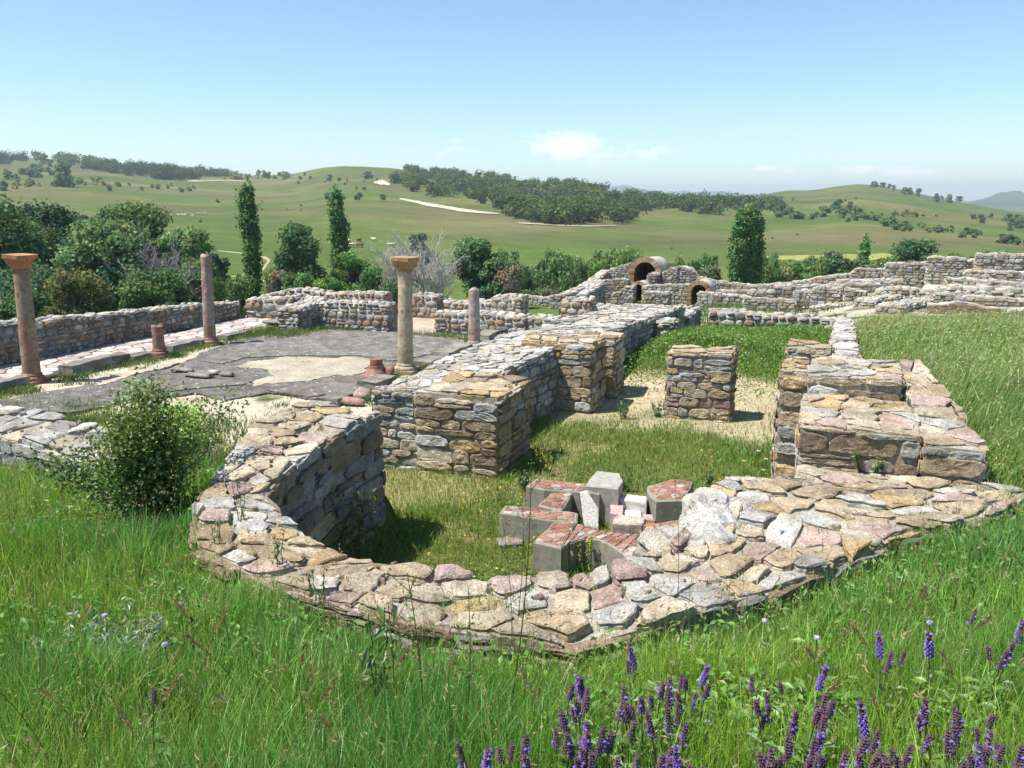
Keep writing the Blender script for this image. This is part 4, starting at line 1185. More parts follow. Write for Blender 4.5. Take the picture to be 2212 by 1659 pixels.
# ---- the vaults
def vault(label, u, v_spring, depth, r_out, r_in, length, leg, seed, rise=1.0):
    """a barrel of masonry running back along Y with a ring of bricks round its front arch"""
    p = Q(u, v_spring, depth)
    root = thing('brick_vault', label, 'vault', tuple(map(float, p)), 'brick vaults of the bath')
    rng = np.random.default_rng(seed)
    # barrel (outer shell, inner shell)
    n, m = 24, 8
    mb = MB()
    a = np.linspace(0, math.pi, n)
    def shell(r, y0, y1, dz=0):
        V = []
        for y in np.linspace(y0, y1, m):
            r_ = r * (1 - .022 * y); sl = -.02 * y
            pts = [(-r, y, -leg)] + [(-r_ * math.cos(t), y, r_ * rise * math.sin(t) + sl) for t in a] + [(r, y, -leg)]
            V += pts
        return np.array(V), n + 2
    V, k = shell(r_out, .0, length)
    V[:, 2] += rng.uniform(-.01, .01, len(V))
    q = [(i * k + j, (i + 1) * k + j, (i + 1) * k + j + 1, i * k + j + 1) for i in range(m - 1) for j in range(k - 1)]
    mb.add(V, q, None, (.5, .47, .41))
    # closed rear end
    e = (m - 1) * k
    mb.t.append(np.array([(e, e + j + 1, e + j) for j in range(1, k - 1)]))
    obj('barrel', mb, M_PLASTERED, root, smooth=True)
    mb = MB()
    V, k = shell(r_in, .02, length - .3)
    mb.add(V, [(i * k + j, i * k + j + 1, (i + 1) * k + j + 1, (i + 1) * k + j) for i in range(m - 1) for j in range(k - 1)], None, (.28, .16, .1))
    e = (m - 1) * k
    mb.t.append(np.array([(e, e + j, e + j + 1) for j in range(1, k - 1)]))
    obj('soffit', mb, M_BRICK, root)
    # brick ring of voussoirs
    mb = MB()
    N = int(math.pi * r_out / .085)
    for i in range(N):
        t0, t1 = math.pi * i / N + .004, math.pi * (i + 1) / N - .004
        o = r_out + .03 + rng.uniform(-.01, .02); f = -.06 + rng.uniform(-.015, .01)
        V = [(-r * math.cos(t), y, r * rise * math.sin(t)) for y in (f, .25) for (r, t) in ((r_in - .01, t0), (o, t0), (o, t1), (r_in - .01, t1))]
        mb.add(V, [(0, 1, 2, 3), (7, 6, 5, 4), (0, 4, 5, 1), (1, 5, 6, 2), (2, 6, 7, 3), (3, 7, 4, 0)], None, np.array(((.42, .26, .18), (.47, .31, .21), (.38, .22, .15), (.5, .41, .32))[rng.integers(4)]) * rng.uniform(.85, 1.15))
    for s in (-1, 1):
        z = -leg
        while z < -.02:
            h = .08
            x0, x1 = sorted((s * (r_in - .01), s * (r_out + .03)))
            mb.box((x0, -.05 + rng.uniform(-.01, .01), z), (x1, .25, z + h - .012), np.array(((.36, .19, .11), (.42, .25, .15), (.45, .36, .26))[rng.integers(3)]) * rng.uniform(.85, 1.15))
            z += h
    obj('brick_arch', mb, M_BRICK, root)
    return root
vault('tall brick arched barrel vault rising above the distant bath ruins', 1393, 590, 62, 1.16, .82, 4.6, 1.3, 1)
vault('small brick arched doorway with a low barrel roof, below the tall vault', 1379, 624, 58, .5, .32, 2.0, 1.05, 2)
vault('half buried brick vault right of the doorway, its arch behind a slanting wall', 1509.5, 631, 55, .74, .5, 2.8, 1.0, 3)

# ================================================================ THE BRICK BASIN IN THE ROOM
def clip_poly(start, p, nbrs):
    poly = [tuple(x) for x in start]
    for q in nbrs:
        mx, my = (p[0] + q[0]) / 2, (p[1] + q[1]) / 2
        nx, ny = q[0] - p[0], q[1] - p[1]
        out = []
        for i in range(len(poly)):
            a, b = poly[i], poly[(i + 1) % len(poly)]
            da = (a[0] - mx) * nx + (a[1] - my) * ny; db = (b[0] - mx) * nx + (b[1] - my) * ny
            if da <= 0: out.append(a)
            if (da < 0 < db) or (db < 0 < da):
                t = da / (da - db); out.append((a[0] + t * (b[0] - a[0]), a[1] + t * (b[1] - a[1])))
        poly = out
        if len(poly) < 3: return None
    return np.array(poly)

def basin():
    zb = -4.12
    z7 = lambda x, y, z: P(1026 + .2686 * x, 972 + .2686 * y, z)
    c = z7(900, 500, -4.0)
    root = thing('brick_basin', 'low cross shaped basin with concrete sides, red brick tops and white marble pieces', 'basin', (float(c[0]), float(c[1]), -4.0))
    O = np.array((c[0], c[1], -4.0))
    rng = np.random.default_rng(3)
    BP = dict(rust=6, brown=1.5, pink=1.5, cream=1.2)
    PALB = [(.29, .155, .115), (.33, .19, .14), (.25, .14, .115), (.36, .28, .23), (.4, .37, .33)]
    def prism(name, pts, zt, bricks=True, col=(.26, .245, .205), mat=None, inset=.03, z0=zb, label=None):
        W = np.array([z7(x, y, zt)[:2] for x, y in pts])
        ar = .5 * (np.dot(W[:, 0], np.roll(W[:, 1], -1)) - np.dot(W[:, 1], np.roll(W[:, 0], -1)))
        if ar < 0: W = W[::-1]
        R_ = []
        for i in range(len(W)):
            e_ = W[(i + 1) % len(W)] - W[i]; k_ = max(1, int(np.hypot(*e_) / .07))
            R_ += [W[i] + e_ * j_ / k_ + rng.uniform(-.007, .007, 2) for j_ in range(k_)]
        Wc = W; W = np.array(R_)
        n = len(W); mb = MB()
        b = .014
        ce_ = W.mean(0)
        sh = lambda k: ce_ + (W - ce_) * (1 - k / np.hypot(*(W - ce_).T).mean())
        V = np.vstack([np.column_stack([W - O[:2], np.full(n, z0 - O[2])]), np.column_stack([W - O[:2], np.full(n, zt - b - O[2])]), np.column_stack([sh(b) - O[:2], np.full(n, zt - O[2])]), [[*(ce_ - O[:2]), zt - O[2]]]])
        q = [(r * n + i, r * n + (i + 1) % n, (r + 1) * n + (i + 1) % n, (r + 1) * n + i) for r in range(2) for i in range(n)]
        t = [(2 * n + i, 2 * n + (i + 1) % n, 3 * n) for i in range(n)]
        mb.add(V, q, t, col)
        o = obj(name, mb, mat or M_CONCRETE, root)
        if label: o['label'] = label
        if bricks:
            l_ = np.hypot(*(np.roll(Wc, -1, 0) - Wc).T); i_ = int(np.argmax(l_)); d = Wc[(i_ + 1) % len(Wc)] - Wc[i_]
            d = d / np.hypot(*d); e = np.array([-d[1], d[0]])
            a0 = (W - W[0]) @ d; b0 = (W - W[0]) @ e
            st_ = sh(inset)
            mb2 = MB()
            pts_ = []
            r_ = 0
            bb = b0.min()
            while bb < b0.max():
                aa = a0.min() + (r_ % 2) * .07 + rng.uniform(-.03, .03)
                while aa < a0.max() + .1:
                    pts_.append(W[0] + d * (aa + rng.uniform(-.012, .012)) + e * (bb + .05 + rng.uniform(-.008, .008))); aa += .14
                bb += .085; r_ += 1
            pts_ = np.array(pts_)
            for k, p in enumerate(pts_):
                dd = ((pts_ - p) ** 2).sum(1); nb = np.argsort(dd)[1:9]
                cell = clip_poly(st_, p, pts_[nb])
                if cell is None or len(cell) < 3: continue
                cc_ = cell.mean(0); cell = cc_ + (cell - cc_) * .95
                oo = resample(cell, 12, 1, .3)
                stone_solid(mb2, oo, (.009 * rng.uniform(.6, 1.5)), PALB[rng.choice(5, p=[.26, .26, .16, .18, .14])], lambda s, t_, dz: np.column_stack([s - O[0], t_ - O[1], zt + dz - O[2]]), rng, sink=.02, round_edge=.3)
            obj('brick_top', mb2, M_BRICK, o, smooth=True)
        return o
    zt = -3.64
    prism('basin_wall', [(410, 290), (490, 228), (830, 272), (1040, 278), (1040, 325), (790, 335), (560, 318)], zt)
    prism('basin_wall', [(615, 345), (795, 338), (700, 492), (500, 445)], zt - .004)
    prism('basin_wall', [(190, 505), (240, 445), (640, 488), (830, 506), (825, 575), (640, 572)], zt - .008)
    prism('basin_wall', [(640, 574), (825, 578), (760, 690), (690, 790), (470, 740), (520, 690)], zt - .006)
    # arched front: a curved band with a hollow below it
    ang = np.linspace(0, 1, 10)
    outer = [(830 + 560 * t, 592 + 90 * t + 25 * math.sin(math.pi * t)) for t in ang]
    inner = [(700 + 545 * t, 792 + 90 * t - 120 * math.sin(math.pi * min(1, t * 1.02)) ** .8) for t in ang]
    for k in range(9):
        prism('basin_wall', [inner[k], inner[k + 1], outer[k + 1], outer[k]], zt - .01 - .0006 * k, True, inset=.012)
    prism('basin_wall', [(1245, 875), (1225, 800), (1400, 690), (1560, 720), (1540, 800), (1320, 880)], zt - .02, True)
    # tall block and pillar
    prism('basin_block', [(880, 285), (980, 165), (1160, 185), (1197, 250), (1150, 310), (1045, 300)], -3.52, False, (.33, .32, .28))
    prism('basin_pillar', [(790, 330), (830, 282), (1042, 300), (1000, 352)], -3.6, True)
    # right hand arms
    prism('basin_wall', [(1385, 290), (1600, 230), (1760, 255), (1680, 405), (1455, 410), (1390, 340)], zt + .02)
    prism('basin_wall', [(1690, 392), (1985, 412), (1940, 500), (1820, 545), (1690, 520)], zt - .03)
    prism('basin_wall', [(1455, 590), (1640, 560), (1830, 560), (1700, 690), (1500, 700)], -3.72)
    # marble steps and loose blocks
    prism('marble_step', [(1150, 392), (1205, 350), (1385, 372), (1380, 425)], -3.68, False, PAL['white'], M_MARBLE)
    prism('marble_step', [(1195, 478), (1335, 482), (1340, 530), (1200, 525)], -3.8, False, PAL['white'], M_MARBLE)
    prism('marble_step', [(1085, 420), (1195, 435), (1190, 520), (1090, 500)], -3.74, False, (.42, .31, .3), M_MARBLE, label='pinkish marble step')
    prism('small_block', [(1110, 545), (1160, 515), (1370, 545), (1345, 600), (1110, 590)], -3.74, False, (.5, .42, .37), M_STONE)
    prism('small_block', [(1350, 600), (1385, 575), (1520, 600), (1500, 640)], -3.74, False, (.38, .17, .09), M_BRICK, label='red brick block')
    prism('small_block', [(1350, 515), (1430, 515), (1440, 560), (1360, 550)], -3.8, False, (.42, .3, .29), M_MARBLE)
    # leaning white marble slab
    a, b_, c_, d_ = z7(822, 610, -4.0), z7(985, 622, -4.0), z7(880, 560, -4.0), z7(960, 560, -4.0)
    base0, base1 = z7(880, 640, -3.98), z7(992, 640, -3.98)
    up = np.array((0, 0, 1.)); side = base1 - base0; back = np.array((-side[1], side[0], 0)); back /= np.linalg.norm(back)
    top = [base0 + up * .42 + back * .14 - side * .28, base0 + up * .44 + back * .15 + side * .25, base1 + up * .24 + back * .08, base1, base0]
    V = np.array(top); V2 = V + back * .035
    mb = MB(); mb.add(np.vstack([V, V2]) - O, [(i, i + 5, (i + 1) % 5 + 5, (i + 1) % 5) for i in range(5)], [(0, 1, 2), (0, 2, 3), (0, 3, 4), (5, 7, 6), (5, 8, 7), (5, 9, 8)], (.72, .71, .69))
    obj('marble_slab', mb, M_MARBLE, root)
    # tilted grey plank of stone at the left foot
    prism('stone_slab', [(175, 705), (420, 665), (380, 745), (190, 760)], -3.93, False, (.33, .27, .26), M_STONE, z0=-4.1)
basin()

# ================================================================ VEGETATION
VR = np.random.default_rng(2024)

LEAF_GAIN = 3.1

def unit(v):
    return v / (np.linalg.norm(v, axis=-1, keepdims=True) + 1e-9)

def add_leaves(mb, C, Nn, size, col, rng, aspect=.55, cvar=.22):
    """pointed leaf quads at C facing Nn"""
    n = len(C)
    size = np.broadcast_to(np.asarray(size, float), (n,)) * rng.uniform(.65, 1.35, n)
    Nn = unit(Nn)
    a = unit(np.cross(Nn, rng.normal(size=(n, 3))))
    b = np.cross(Nn, a)
    h = size[:, None]
    V = np.stack([C - a * h * .5, C + b * h * aspect * .5 + Nn * h * .06, C + a * h * .5, C - b * h * aspect * .5 + Nn * h * .06], 1).reshape(-1, 3)
    q = np.arange(n * 4).reshape(-1, 4)
    col = np.asarray(col, float)
    if col.ndim == 1: col = np.tile(col, (n, 1))
    f = 1 + cvar * rng.normal(size=(n, 1)); f = np.clip(f, .5, 1.7)
    hue = 1 + .12 * rng.normal(size=(n, 1)) * np.array([[1.0, .1, -.3]])
    mb.add(V, q, None, np.repeat(np.clip(col * f * hue, .004, .9), 4, 0))

def crown_points(blobs, n, rng, shell=.55):
    B = np.array([[*b[0], *b[1]] for b in blobs], float)
    w = (B[:, 3] * B[:, 4] * B[:, 5]) ** (2 / 3.)
    k = rng.choice(len(B), n, p=w / w.sum())
    d = unit(rng.normal(size=(n, 3)))
    r = shell + (1 - shell) * rng.random(n) ** .6
    r *= 1 + .13 * np.sin(d[:, 0] * 5 + k * 1.7) * np.sin(d[:, 2] * 5 + k)
    C = B[k, :3] + (d * r[:, None] + rng.normal(size=(n, 3)) * .24) * B[k, 3:6]
    return C, d, k

def limb(mb, p0, p1, r0, r1, rng, sag=.1, n=6, col=(.16, .13, .1), sides=6):
    p0, p1 = np.array(p0, float), np.array(p1, float)
    t = np.linspace(0, 1, n)[:, None]
    L_ = np.linalg.norm(p1 - p0)
    pts = p0 + (p1 - p0) * t + np.array((0, 0, 1.)) * np.sin(t * math.pi) * sag * L_ + rng.normal(size=(n, 3)) * .025 * L_ * np.sin(t * math.pi)
    mb.tube(pts, r0 + (r1 - r0) * t[:, 0], sides, col)
    return pts

def make_tree(name, label, cat, H, W, trunk, nblob, nleaf, leaf, col, seed, group=None, loc=(0, 0, 0), shape='round', mat=None, stems=1, bark=(.17, .14, .11), low=.2, shell=.5, blobr=.17):
    rng = np.random.default_rng(seed)
    root = thing(name, label, cat, loc, group)
    blobs = []
    if shape != 'poplar': nblob = int(nblob * 2.6)
    if shape == 'poplar':
        for k in range(nblob):
            z = H * (low + (1 - low) * (k + .5) / nblob)
            f = float(np.interp(z / H, [0, .1, .3, .65, .88, 1], [.4, .62, .85, 1, .9, .5]))
            r = W / 2 * f
            a = rng.uniform(0, 6.28); o = W * .17 * f
            blobs.append(((o * math.cos(a), o * math.sin(a), z), (r * rng.uniform(.7, .95), r * rng.uniform(.7, .95), H / nblob * rng.uniform(1.3, 2.2))))
    else:
        for k in range(nblob):
            a = rng.uniform(0, 6.28); q = rng.random() ** .5
            z = low + (1 - low) * rng.random()
            prof = math.sqrt(max(.08, 1 - ((z - .45) / .6) ** 2)) if shape == 'round' else max(.2, 1.05 - z)
            rad_ = W / 2 * prof * q * (1 - blobr * .6)
            br = W * blobr * rng.uniform(.5, 1.25)
            zz = min(H * z, H - br * .6)
            blobs.append(((rad_ * math.cos(a), rad_ * math.sin(a), max(zz, br * .55)), (br, br, br * rng.uniform(.6, .95))))
    mb = MB()
    for s in range(stems):
        a = 6.28 * s / max(stems, 1) + rng.uniform(0, 1)
        o = 0 if stems == 1 else W * .05
        base = np.array((o * math.cos(a), o * math.sin(a), -.3))
        topp = np.array((o * 3 * math.cos(a), o * 3 * math.sin(a), H * (.75 if shape != 'poplar' else .95)))
        pts = limb(mb, base, topp, trunk, trunk * .18, rng, 0, 8, bark, 7)
        for b in blobs[s::stems] if shape != 'poplar' else blobs[::2]:
            st_ = pts[min(7, max(1, int(7 * (b[0][2] / H) * .65)))]
            limb(mb, st_, b[0], trunk * .32, trunk * .06, rng, .06, 5, bark, 5)
    obj('trunk', mb, M_BARK, root, smooth=True)
    mb = MB()
    C, d, k = crown_points(blobs, nleaf, rng, shell)
    if shape == 'poplar':
        j_ = rng.random(nleaf) < .4
        C[j_, :2] += rng.normal(0, W * .1, (j_.sum(), 2)); C[j_, 2] += np.abs(rng.normal(0, H * .02, j_.sum()))
    bf = rng.uniform(.75, 1.28, len(blobs)) * LEAF_GAIN
    bt = np.array([np.array(col) * (1.02, 1, 1.35) * f * (1 + .12 * rng.normal(size=3) * np.array((1, .3, .6))) for f in bf])
    N_ = d * .8 + rng.normal(size=(nleaf, 3)) * .55 + np.array((0, 0, .25))
    keep = C[:, 2] > .03 * H
    add_leaves(mb, C[keep], N_[keep], leaf, bt[k][keep], rng, .62)
    obj('crown', mb, mat or M_FAR_LEAF, root)
    return root

def ground_at(u, depth):
    p = Q(u, 600, depth)
    return (float(p[0]), float(p[1]), gz(p[0], p[1]))

def span(px, depth): return px / 1800.0 * depth

def tree_at(label, u, vtop, wpx, depth, nb, nl, leaf, col, seed, name='broadleaf_tree', cat='tree', group=None, **kw):
    b = ground_at(u, depth)
    top = Q(u, vtop, depth)[2]
    return make_tree(name, label, cat, top - b[2], span(wpx, depth), kw.pop('trunk', .22), nb, nl, leaf, col, seed, group, b, **kw)

G_LT = 'tall trees beyond the dark wall'
DG = (.034, .06, .026); MG = (.05, .088, .03); LG = (.075, .118, .03)
tree_at('big dark tree cut by the left edge of the view', 20, 437, 230, 78, 18, 18000, .42, (.038, .066, .024), 201, group=G_LT, stems=2)
tree_at('dark tree between the left edge and the highest round crown', 118, 447, 190, 82, 16, 15000, .42, DG, 202, group=G_LT, stems=2)
tree_at('broad tree with the highest round crown among the left hand trees', 280, 447, 215, 84, 20, 20000, .42, (.04, .068, .023), 203, group=G_LT, stems=3)
tree_at('paler leaning tree in front of the highest round crown', 250, 486, 180, 74, 16, 15000, .38, (.06, .097, .032), 204, group=G_LT, stems=3, bark=(.3, .27, .23))
tree_at('light green tree with pale bare stems showing, right end of the left hand trees', 410, 498, 150, 76, 16, 12000, .36, (.058, .098, .032), 205, group=G_LT, stems=4, bark=(.36, .33, .29))
tree_at('dark tree filling the gap behind the paler leaning tree, left of the highest crown', 190, 470, 170, 88, 16, 14000, .42, DG, 212, group=G_LT, stems=2)
tree_at('dark tree deep in the group, just left of the half dead grey tree', 335, 500, 140, 86, 14, 11000, .4, (.042, .07, .024), 213, group=G_LT, stems=2)
for _i, (_u, _d, _w) in enumerate(((-190, 80, 220), (-390, 84, 240), (-600, 76, 210))):
    tree_at('dark tree of the group beyond the left edge of the view', _u, 440 + 6 * _i, _w, _d, 14, 9000, .45, DG, 240 + _i, group=G_LT)
tree_at('small tree behind the slim pink column, right of the light green tree', 468, 552, 60, 80, 8, 3600, .36, DG, 206, group=G_LT)
tree_at('low dark tree at the foot of the left hand trees, under the left edge', 60, 585, 170, 68, 12, 9000, .34, DG, 207, group=G_LT)
tree_at('scrubby olive bush below the left hand trees, behind the dark wall', 160, 590, 120, 62, 10, 6500, .28, (.042, .05, .02), 208, group=G_LT, name='bush', cat='bush', stems=3)
tree_at('dark bush under the paler leaning tree', 330, 588, 130, 66, 10, 7000, .3, (.03, .05, .018), 209, group=G_LT, name='bush', cat='bush', stems=3)
tree_at('dark bush at the foot of the tallest slim poplar', 520, 600, 85, 72, 9, 5000, .3, (.03, .055, .017), 210, name='bush', cat='bush', stems=3)
tree_at('rounded bush left of the tallest slim poplar, by the track', 450, 590, 70, 78, 8, 4000, .3, (.04, .065, .02), 211, name='bush', cat='bush', stems=3)

tree_at('tallest slim poplar, left of the other poplar', 545, 414, 37, 92, 22, 11000, .34, (.042, .075, .022), 221, name='poplar_tree', shape='poplar', low=.08)
tree_at('slim poplar standing just right of the dense round tree', 735, 420, 33, 104, 22, 10000, .36, (.042, .076, .022), 222, name='poplar_tree', shape='poplar', low=.08)
for i, (u, vt, w) in enumerate(((1590, 466, 32), (1609, 460, 38), (1627, 462, 31))):
    tree_at(('left', 'middle', 'right')[i] + ' trunked poplar of the dense clump of three behind the small brick vault', u, vt, w, 98 + i, 20, 9500, .34, (.046, .083, .024), 223 + i, name='poplar_tree', shape='poplar', low=.04, group='poplars of the dense clump')
tree_at('small lone poplar rising above the right hand shrubs', 1860, 519, 20, 118, 9, 3600, .4, (.05, .09, .026), 227, name='poplar_tree', shape='poplar', low=.06)
tree_at('dense round dark tree between the two slim poplars', 645, 488, 112, 88, 14, 12000, .36, (.042, .072, .026), 228, stems=2)
tree_at('dense round dark tree right of the bare grey trees', 1030, 523, 112, 92, 14, 12000, .38, (.04, .068, .024), 229, stems=2)
tree_at('lower right shoulder of foliage beside the dense round dark tree', 1062, 562, 70, 88, 9, 5500, .36, (.046, .076, .026), 230)
tree_at('dark tree standing behind the bare grey trees', 912, 508, 60, 98, 9, 5500, .36, DG, 231)
tree_at('dark bushy tree at the foot of the second slim poplar', 760, 548, 90, 92, 11, 7500, .34, (.038, .072, .02), 232)
tree_at('bright green bush in front of the dense round tree', 715, 596, 90, 80, 9, 5500, .3, (.045, .085, .02), 233, name='bush', cat='bush', stems=3)
tree_at('round dark tree among the shrubs, left of the small lone poplar', 1795, 545, 80, 120, 11, 6500, .42, (.052, .084, .03), 234)
tree_at('broad dark tree above the cobble wall on the rise', 1968, 522, 105, 125, 12, 8000, .42, (.042, .07, .026), 235)
tree_at('low spreading tree peeping over the highest wall', 2150, 545, 90, 130, 10, 5000, .42, (.046, .08, .028), 236)

# bare grey trees: branching twigs
def bare_tree(label, u, vtop, wpx, depth, seed, n0=9, col=(.46, .42, .39), vbase=None):
    b = ground_at(u, depth); H = Q(u, vtop, depth)[2] - b[2]; W = span(wpx, depth)
    rng = np.random.default_rng(seed)
    root = thing('bare_tree', label, 'tree', b, 'bare grey trees')
    tb, tw = MB(), MB()
    def grow(p, d, L_, r, lev, mb):
        n = 4
        pts = [p]
        for i in range(n):
            d = unit(d + rng.normal(size=3) * .13 + np.array((0, 0, .05)))
            pts.append(pts[-1] + d * L_ / n)
        pts = np.array(pts)
        mb.tube(pts, np.linspace(r, r * .5, n + 1), 5 if lev < 2 else 3, np.array(col) * rng.uniform(.8, 1.15), cap=False)
        if lev >= 4: return
        for k in range((5, 4, 4, 3)[lev]):
            q = pts[rng.integers(1, n + 1)]
            nd_ = unit(d + rng.normal(size=3) * (.45, .5, .55, .6)[lev])
            grow(q, nd_, L_ * rng.uniform(.45, .72), r * .52, lev + 1, tw if lev >= 1 else tb)
    for k in range(n0):
        a = 6.28 * k / n0 + rng.uniform(-.4, .4)
        sp = W / H * .55
        grow(np.array((.2 * math.cos(a), .2 * math.sin(a), -.2)), unit(np.array((sp * math.cos(a), sp * math.sin(a), 1))), H * .5, .12, 0, tb)
    obj('trunk', tb, M_BARK, root); obj('twigs', tw, M_BARK, root)
    return root
bare_tree('bare whitish tree just left of the capital of the cream column', 862, 490, 80, 84, 301)
bare_tree('bare spreading grey tree right of the cream column', 938, 512, 105, 82, 302)
bare_tree('half dead tree of bare grey twigs among the left hand leafy trees', 350, 486, 60, 72, 303, 5, (.32, .29, .28))

# ---- shrubs of the valley: copies of a few kinds
def protos(n, name, cat, H, W, nl, leaf, cols, seed0, **kw):
    out = []
    for i in range(n):
        t = make_tree(name, '', cat, H, W, .06, 7, nl, leaf, cols[i % len(cols)], seed0 + i, shape='round', low=.12, stems=3, **kw)
        out.append(t)
    return out
SH_COL = [(.036, .062, .019), (.048, .085, .021), (.032, .053, .02), (.06, .073, .028), (.042, .074, .022), (.068, .066, .036)]
SH_NAME = ['dark green', 'bright green', 'dull dark green', 'olive', 'mid green', 'brownish']
SH = protos(6, 'shrub', 'shrub', 3.2, 4.2, 2600, .3, SH_COL, 400)
used = set()
def put(protos_, i, loc, sc, label, group, rz):
    if i not in used and protos_ is SH:
        used.add(i); r = protos_[i]
        r.location = loc; r.rotation_euler = (0, 0, rz); r.scale = sc; r['label'] = label; r['group'] = group
        return r
    return dup(protos_[i], loc, rz, sc, label, group)
belt = []
rs = random.Random(5)
for (u0, u1, va, vb, d0, d1, n, where) in ((1075, 1240, 545, 640, 84, 140, 26, 'right of the dense round dark tree'), (1180, 1380, 532, 600, 100, 150, 26, 'above the left end of the bath ruins'), (1440, 1570, 555, 600, 95, 140, 15, 'between the tall vault and the poplar clump'),
                                       (1640, 1860, 548, 610, 100, 150, 30, 'right of the poplar clump'), (1870, 2090, 548, 575, 110, 150, 20, 'behind the walls on the rise'), (590, 860, 575, 640, 76, 110, 18, 'between the poplars and the bare trees'), (-200, 520, 600, 680, 60, 95, 24, 'under the left hand trees'), (2090, 2500, 548, 570, 110, 150, 10, 'beyond the highest wall at the right')):
    for k in range(n):
        u = rs.uniform(u0, u1); d = rs.uniform(d0, d1)
        i = rs.choices(range(6), (3, 3, 3, 1.5, 3, .7))[0]
        b = ground_at(u, d)
        s = rs.uniform(.55, 1.25) * (1.2 if d > 110 else .85)
        tpix = rs.uniform(va, (va + vb) / 2 + 8) if rs.random() < .35 else rs.uniform(va + 10, vb)
        top = Q(u, tpix, d)[2]
        hh = min(max((top - b[2]) / 3.2, .5), 1.9)
        belt.append(put(SH, i, b, (s, s, hh), f'{SH_NAME[i]} shrub in the valley thicket {where}', 'valley shrubs', rs.uniform(0, 6.28)))

# ---- bushes and trees of the hillside
HC = [(.05, .08, .032), (.044, .07, .03), (.06, .09, .032), (.11, .125, .038)]
HB = protos(4, 'hill_bush', 'bush', 4.2, 4.6, 900, .7, HC, 450, shell=.35)
usedh = set()
HN = ['dark', 'blackish green', 'mid green', 'yellowish']
def hill(u, v, s, kd, label, group, sq=1.0):
    p = hit(u, v, 0, 60)
    if p is None: return
    i = kd
    loc = (float(p[0]), float(p[1]), gz(p[0], p[1]) - .2)
    s = s * 8 / 1800. * float(np.linalg.norm(p)) / 4.6
    sc = (s, s, s * sq)
    if i not in usedh:
        usedh.add(i); r = HB[i]
        r.location = loc; r.rotation_euler = (0, 0, rs.uniform(0, 6)); r.scale = sc; r['label'] = label; r['group'] = group
    else:
        dup(HB[i], loc, rs.uniform(0, 6.28), sc, label, group)
# single ones read off the photo (u, v of the foot, size, kind, label)
for (u, v, s, kd, lb) in [(849, 362, 1.9, 1, 'lone round tree on the crest of the central hill'), (796, 388, 2.3, 0, 'group like tree left of the crest tree, on the central hill'), (712, 390, 1.6, 1, 'dark bush under the bare dome of the central hill'), (140, 404, 5.5, 1, 'large dark clump of trees on the left slope'), (8, 412, 2.4, 1, 'dark tree on the slope at the left edge'), (470, 438, 1.0, 2, 'small lone tree beside the flock of sheep'), (434, 480, .8, 0, 'tiny bush just right of the flock of sheep'),
                        (236, 412, 1.6, 2, 'small dark tree below the yellow bushes of the left slope'), (710, 431, 2.0, 0, 'bush left of the bare earth strip, first of the row'), (740, 432, 1.5, 0, 'small bush second in the row left of the bare earth strip'), (775, 432, 2.2, 2, 'larger bush third in the row left of the bare earth strip'), (826, 432, 1.7, 0, 'round bush nearest the bare earth strip'), (1296, 555, 1.0, 1, 'lone dark bush on the pasture above the bath ruins'), (2022, 436, 1.6, 0, 'dark tree on the right shoulder of the far right hill')]:
    hill(u, v, s, kd, lb, 'single trees on the hills')
hb_n = 0
for (u0, v0, u1, v1, th, n, s, kinds, where) in [(60, 352, 420, 372, 9, 26, 1.7, (0, 1, 2), 'below the wooded crest of the left hill'), (0, 380, 160, 384, 8, 10, 1.8, (0, 1), 'on the upper left slope'), (60, 374, 130, 376, 5, 8, 2.0, (0, 1), 'on the upper left slope'), (170, 396, 280, 402, 6, 14, 1.5, (3, 3, 2), 'in a yellowish band on the left slope'), (20, 405, 90, 402, 5, 9, 1.6, (3, 2), 'beside the dark clump at the left'),
                                            (270, 405, 420, 412, 6, 9, 1.3, (2, 3), 'in the middle of the left slope'), (330, 372, 620, 384, 6, 30, 1.6, (0, 1, 2), 'along the saddle left of the central hill'), (480, 386, 630, 384, 4, 16, 1.6, (3, 3, 2), 'in a yellow green hedge on the saddle'), (640, 392, 860, 402, 12, 16, .9, (0, 2), 'dotted over the central hill'),
                                            (1540, 440, 1700, 448, 8, 20, 2.1, (0, 1), 'between the wood and the far right hill'), (1660, 458, 1780, 476, 9, 16, 2.1, (0, 1, 2), 'on the lower flank of the far right hill'), (1780, 452, 1960, 492, 12, 34, 2.0, (0, 1, 2, 2), 'across the middle of the far right hill'), (1880, 462, 2030, 470, 6, 14, 1.5, (3, 2, 3), 'in a yellow green patch on the far right hill'), (1960, 492, 2130, 512, 9, 22, 1.6, (2, 3, 0), 'in a trailing line on the far right hill'),
                                            (1880, 402, 2100, 442, 6, 26, 1.5, (0, 1), 'along the right ridge of the far right hill'), (2100, 470, 2230, 490, 12, 22, 2.0, (0, 2, 1), 'on the right hand slope by the right edge'), (2130, 520, 2230, 528, 5, 10, 2.1, (0, 1), 'at the foot of the slope by the right edge'), (1640, 425, 1860, 440, 22, 14, .8, (2, 0), 'dotted over the upper far right hill'), (1400, 540, 2000, 520, 25, 14, .6, (0, 2), 'dotted over the pasture'), (500, 430, 700, 440, 25, 10, .6, (0, 2), 'dotted over the pasture left of the poplar')]:
    for k in range(n):
        t = rs.random()
        kd = rs.choice(kinds)
        hill(u0 + (u1 - u0) * t, v0 + (v1 - v0) * t + rs.gauss(0, th * .5), s * rs.uniform(.55, 1.25), kd, f'{HN[kd]} bush {where}', 'bushes on the hills', rs.uniform(.7, 1.1))

